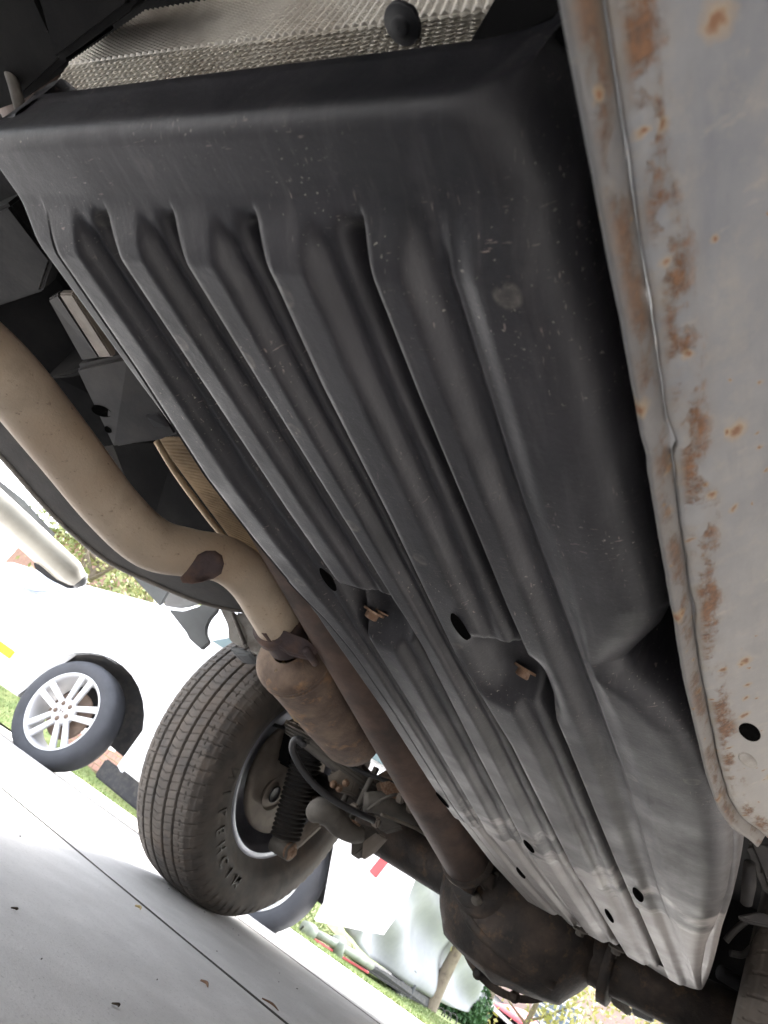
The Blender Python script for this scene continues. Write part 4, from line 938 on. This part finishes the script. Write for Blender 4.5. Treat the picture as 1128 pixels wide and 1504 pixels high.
# ------------------------------------------------------------------ trees, bush, house
M['bark'] = mat('grey_brown_bark', (.21, .17, .13), (.13, .1, .08), rough=.9, scale=8, bump=.5, bscale=20)
def leafmat(n, a, b):
    m = mat(n, a, b, rough=.6, scale=1.2, lo=.42, hi=.6, var=.3, vscale=3)
    m.node_tree.nodes['Principled BSDF'].inputs['Subsurface Weight'].default_value = 0
    return m
M['leaf_g'] = leafmat('leaf_yellow_green', (.22, .27, .10), (.34, .33, .14))
M['leaf_y'] = leafmat('leaf_autumn_yellow', (.36, .36, .15), (.44, .35, .13))
M['leaf_d'] = leafmat('leaf_dark_green', (.05, .12, .04), (.03, .08, .03))
def leaves(centers, n, size):
    c = np.asarray(centers); idx = rng.integers(0, len(c), n); p = c[idx, :3] + rng.normal(0, 1, (n, 3)) * c[idx, 3:4] * .45
    a = rng.normal(0, 1, (n, 3)); a /= np.linalg.norm(a, axis=1)[:, None]; b = np.cross(a, rng.normal(0, 1, (n, 3))); b /= np.linalg.norm(b, axis=1)[:, None]
    s = size * rng.uniform(.6, 1.3, (n, 1))
    V = np.stack([p - a * s, p + b * s * .5, p + a * s, p - b * s * .5], 1).reshape(-1, 3)
    return V, np.arange(4 * n).reshape(-1, 4)
def tree(base, h, spread, nleaf, leaf, lm, label, group=None, lean=(0, 0), low=.35, tr_=.10, seed=1, nb=7, zmin=0.):
    rs = random.Random(seed); base = np.asarray(base, float)
    t = thing('tree', label, 'tree', base, group)
    top = base + np.array([lean[0], lean[1], h * .8]); fork = base + np.array([lean[0] * .3, lean[1] * .3, h * low])
    tube('trunk', [base - np.array([0, 0, .1]), base + (fork - base) * .5, fork, fork + (top - fork) * .5, top], [tr_ * 1.35, tr_, tr_ * .85, tr_ * .5, tr_ * .12], M['bark'], t, 14, 6)
    cl = []
    for k in range(nb):
        a = k / nb * 2 * PI + rs.uniform(-.4, .4); f = rs.uniform(0, .6); st = fork + (top - fork) * f
        en = st + np.array([math.cos(a), math.sin(a), 0]) * spread * rs.uniform(.55, 1.) * (1 - .4 * f) + np.array([0, 0, h * rs.uniform(.1, .32)])
        tube('branch', [st, st + (en - st) * .5 + np.array([0, 0, -.05 * h * .3]), en], [tr_ * .42, tr_ * .25, tr_ * .06], M['bark'], t, 8, 5)
        for q in (.5, .75, 1.):
            for _ in range(2):
                cc = st + (en - st) * q + np.array([rs.gauss(0, .2), rs.gauss(0, .2), rs.gauss(0, .2)]) * spread; cl.append((*cc, spread * rs.uniform(.14, .34)))
    for _ in range(5): cl.append((*(top + np.array([rs.gauss(0, .25), rs.gauss(0, .25), rs.uniform(-.1, .1) * h / 4]) * spread), spread * .3))
    V, Fc = leaves(cl, nleaf, leaf)
    link('crown', raw_mesh('crown', V, Fc), lm, t, smooth=False)
    return t
tb = P(628, 1480, 12.0); tb[2] = ground_z(tb[0], tb[1])
tree(tb, 3.6, 1.5, 2600, .075, M['leaf_y'], 'young tree with thin yellow green leaves in front of the tarp', lean=(.3, .2), low=.30, tr_=.12, seed=3)
t2 = P(700, 1508, 15.5); t2[2] = ground_z(t2[0], t2[1])
tree(t2, 4.4, 1.6, 3200, .085, M['leaf_y'], 'slender yellow leaved tree between the bush and the house', lean=(.2, 0), low=.28, tr_=.10, seed=5)
t3 = P(752, 1540, 17); t3[2] = ground_z(t3[0], t3[1])
tree(t3, 3.4, 1.8, 2200, .08, M['leaf_y'], 'low branching tree with bare grey limbs before the pink house', lean=(.4, 0), low=.16, tr_=.09, seed=8, nb=9)
t4 = P(960, 1560, 18); t4[2] = ground_z(t4[0], t4[1])
tree(t4, 3.2, 1.5, 2500, .08, M['leaf_y'], 'small leafy tree under the right end of the axle', low=.2, tr_=.09, seed=11)
for (px, d, hh, sp, sd_, lb) in ((90, 15., 5.2, 2.4, 21, 'leafy green tree above the hood of the white car'), (190, 17., 5.0, 2.4, 22, 'pale yellow green tree behind the windscreen of the white car'), (330, 19., 5.4, 2.2, 24, 'bright green tree glimpsed beside the mud flap')):
    b_ = P(px, 900, d); b_[2] = .2; 
    tree(b_, hh, sp, 3400, .075, M['leaf_g'], lb, 'trees behind the white car', low=.25, tr_=.13, seed=sd_, nb=9)
def bush(c, r, h, m, label):
    n = 5200; p = rng.normal(0, 1, (n, 3)); p /= np.linalg.norm(p, axis=1)[:, None]; rad = rng.uniform(.72, 1.02, (n, 1)) * (1 + .14 * np.sin(p[:, :1] * 5) * np.cos(p[:, 1:2] * 6 + p[:, 2:] * 4))
    p = p * rad * np.array([r, r, h]); p[:, 2] = np.abs(p[:, 2]); p = p + np.asarray(c)
    a = rng.normal(0, 1, (n, 3)); a /= np.linalg.norm(a, axis=1)[:, None]; b = np.cross(a, rng.normal(0, 1, (n, 3))); b /= np.linalg.norm(b, axis=1)[:, None]
    s = .06 * rng.uniform(.6, 1.3, (n, 1)); V = np.stack([p - a * s, p + b * s * .5, p + a * s, p - b * s * .5], 1).reshape(-1, 3)
    t = thing('bush', label, 'bush', c); link('foliage', raw_mesh('foliage', V, np.arange(4 * n).reshape(-1, 4)), m, t, smooth=False)
    tube('stem', [np.asarray(c) + np.array([0, 0, -.1]), np.asarray(c) + np.array([0.05, 0, h * .6])], [.05, .02], M['bark'], t, 8)
bc = P(668, 1492, 14.2); bc[2] = ground_z(bc[0], bc[1])
bush(bc, .62, 1.0, M['leaf_d'], 'rounded dense green bush beside the tarp')
orn = thing('garden_hoops', 'small black wire hoops standing on the lawn by the bush', 'garden edging', P(655, 1492, 12.6))
for k in range(3):
    c = P(646 + k * 9, 1490 + k * 4, 12.6); a = np.linspace(0, 2 * PI, 20)
    tube('hoop', [c + np.array([.09 * math.cos(q), .02 * math.sin(q), .10 * math.sin(q)]) for q in a], .012, M['car_black'], orn, 6, cap=False)

M['brick'] = mat('pink_brick', (.50, .37, .33), (.45, .33, .29), rough=.85, scale=30)
M['brick2'] = mat('red_brick', (.34, .19, .15), (.40, .25, .2), rough=.85, scale=30)
M['trim'] = mat('white_house_trim', (.8, .79, .77), rough=.5, var=.03)
M['roof'] = mat('brown_shingles', (.20, .16, .14), (.14, .11, .1), rough=.9, scale=10)
M['pane'] = mat('window_pane', (.16, .19, .24), rough=.06)
def house(x0, x1, y, z0, h, m, label, wins, depth=9., gable=True):
    t = thing('house', label, 'house', ((x0 + x1) / 2, y + depth / 2, z0))
    box('wall', ((x0 + x1) / 2, y + depth / 2, z0 + h / 2 - .5), (x1 - x0, depth, h + 1), m, t, None, 0)
    xm = (x0 + x1) / 2
    bm = bmesh.new(); pts = [(x0 - .5, y - .6, z0 + h), (x1 + .5, y - .6, z0 + h), (x1 + .5, y + depth + .6, z0 + h), (x0 - .5, y + depth + .6, z0 + h), (x0 + 1, y + depth / 2, z0 + h + 2.4), (x1 - 1, y + depth / 2, z0 + h + 2.4)]
    vs = [bm.verts.new(p) for p in pts]
    for f in ((0, 1, 5, 4), (2, 3, 4, 5), (1, 2, 5), (3, 0, 4), (3, 2, 1, 0)): bm.faces.new([vs[i] for i in f])
    link('roof', bm_mesh('roof', bm), M['roof'], t, smooth=False)
    box('eave', (xm, y - .62, z0 + h - .02), (x1 - x0 + 1.1, .06, .24), M['trim'], t, None, .01)
    for (cx_, cz, ww, hh, nx, nz) in wins:
        f = box('window', (cx_, y - .03, cz), (ww + .3, .08, hh + .3), M['trim'], t, None, .01)
        for i in range(nx):
            for j in range(nz):
                pw, ph = ww / nx, hh / nz
                box('pane', (cx_ - ww / 2 + (i + .5) * pw, y - .075, cz - hh / 2 + (j + .5) * ph), (pw - .07, .02, ph - .07), M['pane'], f, None, 0)
    return t
hy = 32.; hz = -1.7
hw = ony(815, 1495, hy)
house(-13.5, 3.5, hy, hz, 2.9 + hw[2] * .0 + 2.2, M['brick'], 'pink brick house with white trim across the street', [(float(hw[0]), float(hw[2]) - .1, 1.5, 1.5, 4, 3)])
pv = thing('garage_front', 'x', 'x', (0, 0, 0)); bpy.data.objects.remove(pv)
h2 = ony(105, 790, 16.)
house(-26., -15., 14., .2, 5.0, M['brick2'], 'red brick house behind the green trees past the white car', [(-20, 2.5, 1.4, 1.4, 2, 2)])
M['shade_wall'] = mat('taupe_shade_wall', (.22, .19, .165), rough=.8, var=.05)
own = thing('house', 'taupe walls added out of view to shade the near side of the truck', 'house', (1.25, -3., 0))  # unseen walls and door panels, added to cut light under the truck
box('wall', (1.35, -.4, 1.6), (.2, 11.8, 3.6), M['shade_wall'], own, None, 0)
box('wall', (-.35, -4.65, 1.6), (3.2, .2, 3.6), M['shade_wall'], own, None, 0)
for k in range(4):
    box('shade_wall_panel', (-.45, -4.53, .3 + k * .56), (2.6, .04, .54), M['trim'], own, None, .01)
for k in range(16):
    box('shade_wall_board', (1.245, -.4, .1 + k * .2), (.022, 11.8, .19), M['shade_wall'], own, Matrix.Rotation(.06, 3, 'Y'), .003)
# red garden umbrella before the house
M['red_cloth'] = mat('red_umbrella_cloth', (.48, .09, .11), rough=.7)
uc = P(772, 1494, 21.); ub = thing('garden_umbrella', 'faded red garden umbrella open in front of the pink house', 'umbrella', (uc[0], uc[1], ground_z(uc[0], uc[1])))
lathe('canopy', [(-.22, 1.0), (-.16, .99), (.0, .6), (.12, .2), (.15, .001)], uc, (0.05, 0, 1), M['red_cloth'], ub, 16)
tube('pole', [(uc[0], uc[1], float(ground_z(uc[0], uc[1]))), uc], .025, M['trailer'], ub, 8)

# brick garden wall low behind the white car (seen under its sill)
gw = P(170, 1140, 9.2)
M['mulch'] = mat('reddish_mulch', (.36, .24, .19), (.42, .33, .27), rough=.95, scale=6)
bx0 = -9.5
wl = thing('garden_wall', 'low reddish brick wall behind the lawn seen under the white car', 'wall', (gw[0], gw[1] + .8, gw[2]))
for r in range(6):
    for k in range(22):
        xx = gw[0] - 2.2 + k * .22 + (.11 if r % 2 else 0)
        box('brick', (xx, gw[1] + .8, gw[2] - .18 + r * .085), (.21, .1, .075), M['brick2'], wl, None, 0)

# ------------------------------------------------------------------ litter on the driveway
M['twig'] = mat('dry_twig', (.16, .09, .055), rough=.9)
M['leaf_dry'] = mat('dry_leaf', (.42, .33, .16), rough=.8)
M['grit'] = mat('dark_grit', (.06, .05, .04), rough=.9)
def litter(px, py, m, name, label, ln=.02, w=.003, cat='twig', grp=None):
    c = onz(px, py, 0.); a = rng.uniform(0, PI)
    d = np.array([math.cos(a), math.sin(a), 0.]); 
    o = tube(name, [c - d * ln + [0, 0, w * .7], c + [0, 0, w * 1.6], c + d * ln + [0, 0, w]], [w * .4, w, w * .3], m, None, 7, 4)
    tag(o, label, cat, grp); return o
def two(px0, py0, px1, py1, m, name, label, w, cat):
    a, b = onz(px0, py0, 0.), onz(px1, py1, 0.)
    o = tube(name, [a + [0, 0, w], (a + b) / 2 + [0, .006, w * 1.8], b + [0, 0, w]], [w * .6, w, w * .4], m, None, 7, 4); return tag(o, label, cat)
two(384, 1468, 408, 1486, M['twig'], 'twig', 'thin reddish brown twig at the bottom beside the joint', .0022, 'twig')
two(293, 1442, 304, 1452, M['twig'], 'dry_leaf', 'small curled brown leaf left of the reddish twig', .0026, 'leaf')
two(197, 1332, 205, 1338, M['leaf_dry'], 'dry_leaf', 'pale yellow leaf scrap lodged in the driveway joint', .003, 'leaf')
two(15, 1335, 22, 1338, M['grit'], 'dark_pebble', 'dark pebble on the slab near the left edge', .0018, 'pebble')
two(163, 1476, 172, 1481, M['grit'], 'dark_pebble', 'dark pebble on the slab at the bottom of the view', .0018, 'pebble')
for (x, y) in ((29, 1229), (318, 1398), (342, 1365), (350, 1374), (409, 1443), (436, 1453), (300, 1340), (248, 1306), (120, 1208), (410, 1430), (60, 1410), (230, 1440)):
    litter(x, y, M['grit'], 'grit', 'tiny dark speck of grit lying on the concrete', .0022, .0010, 'grit', 'specks of grit on the driveway')
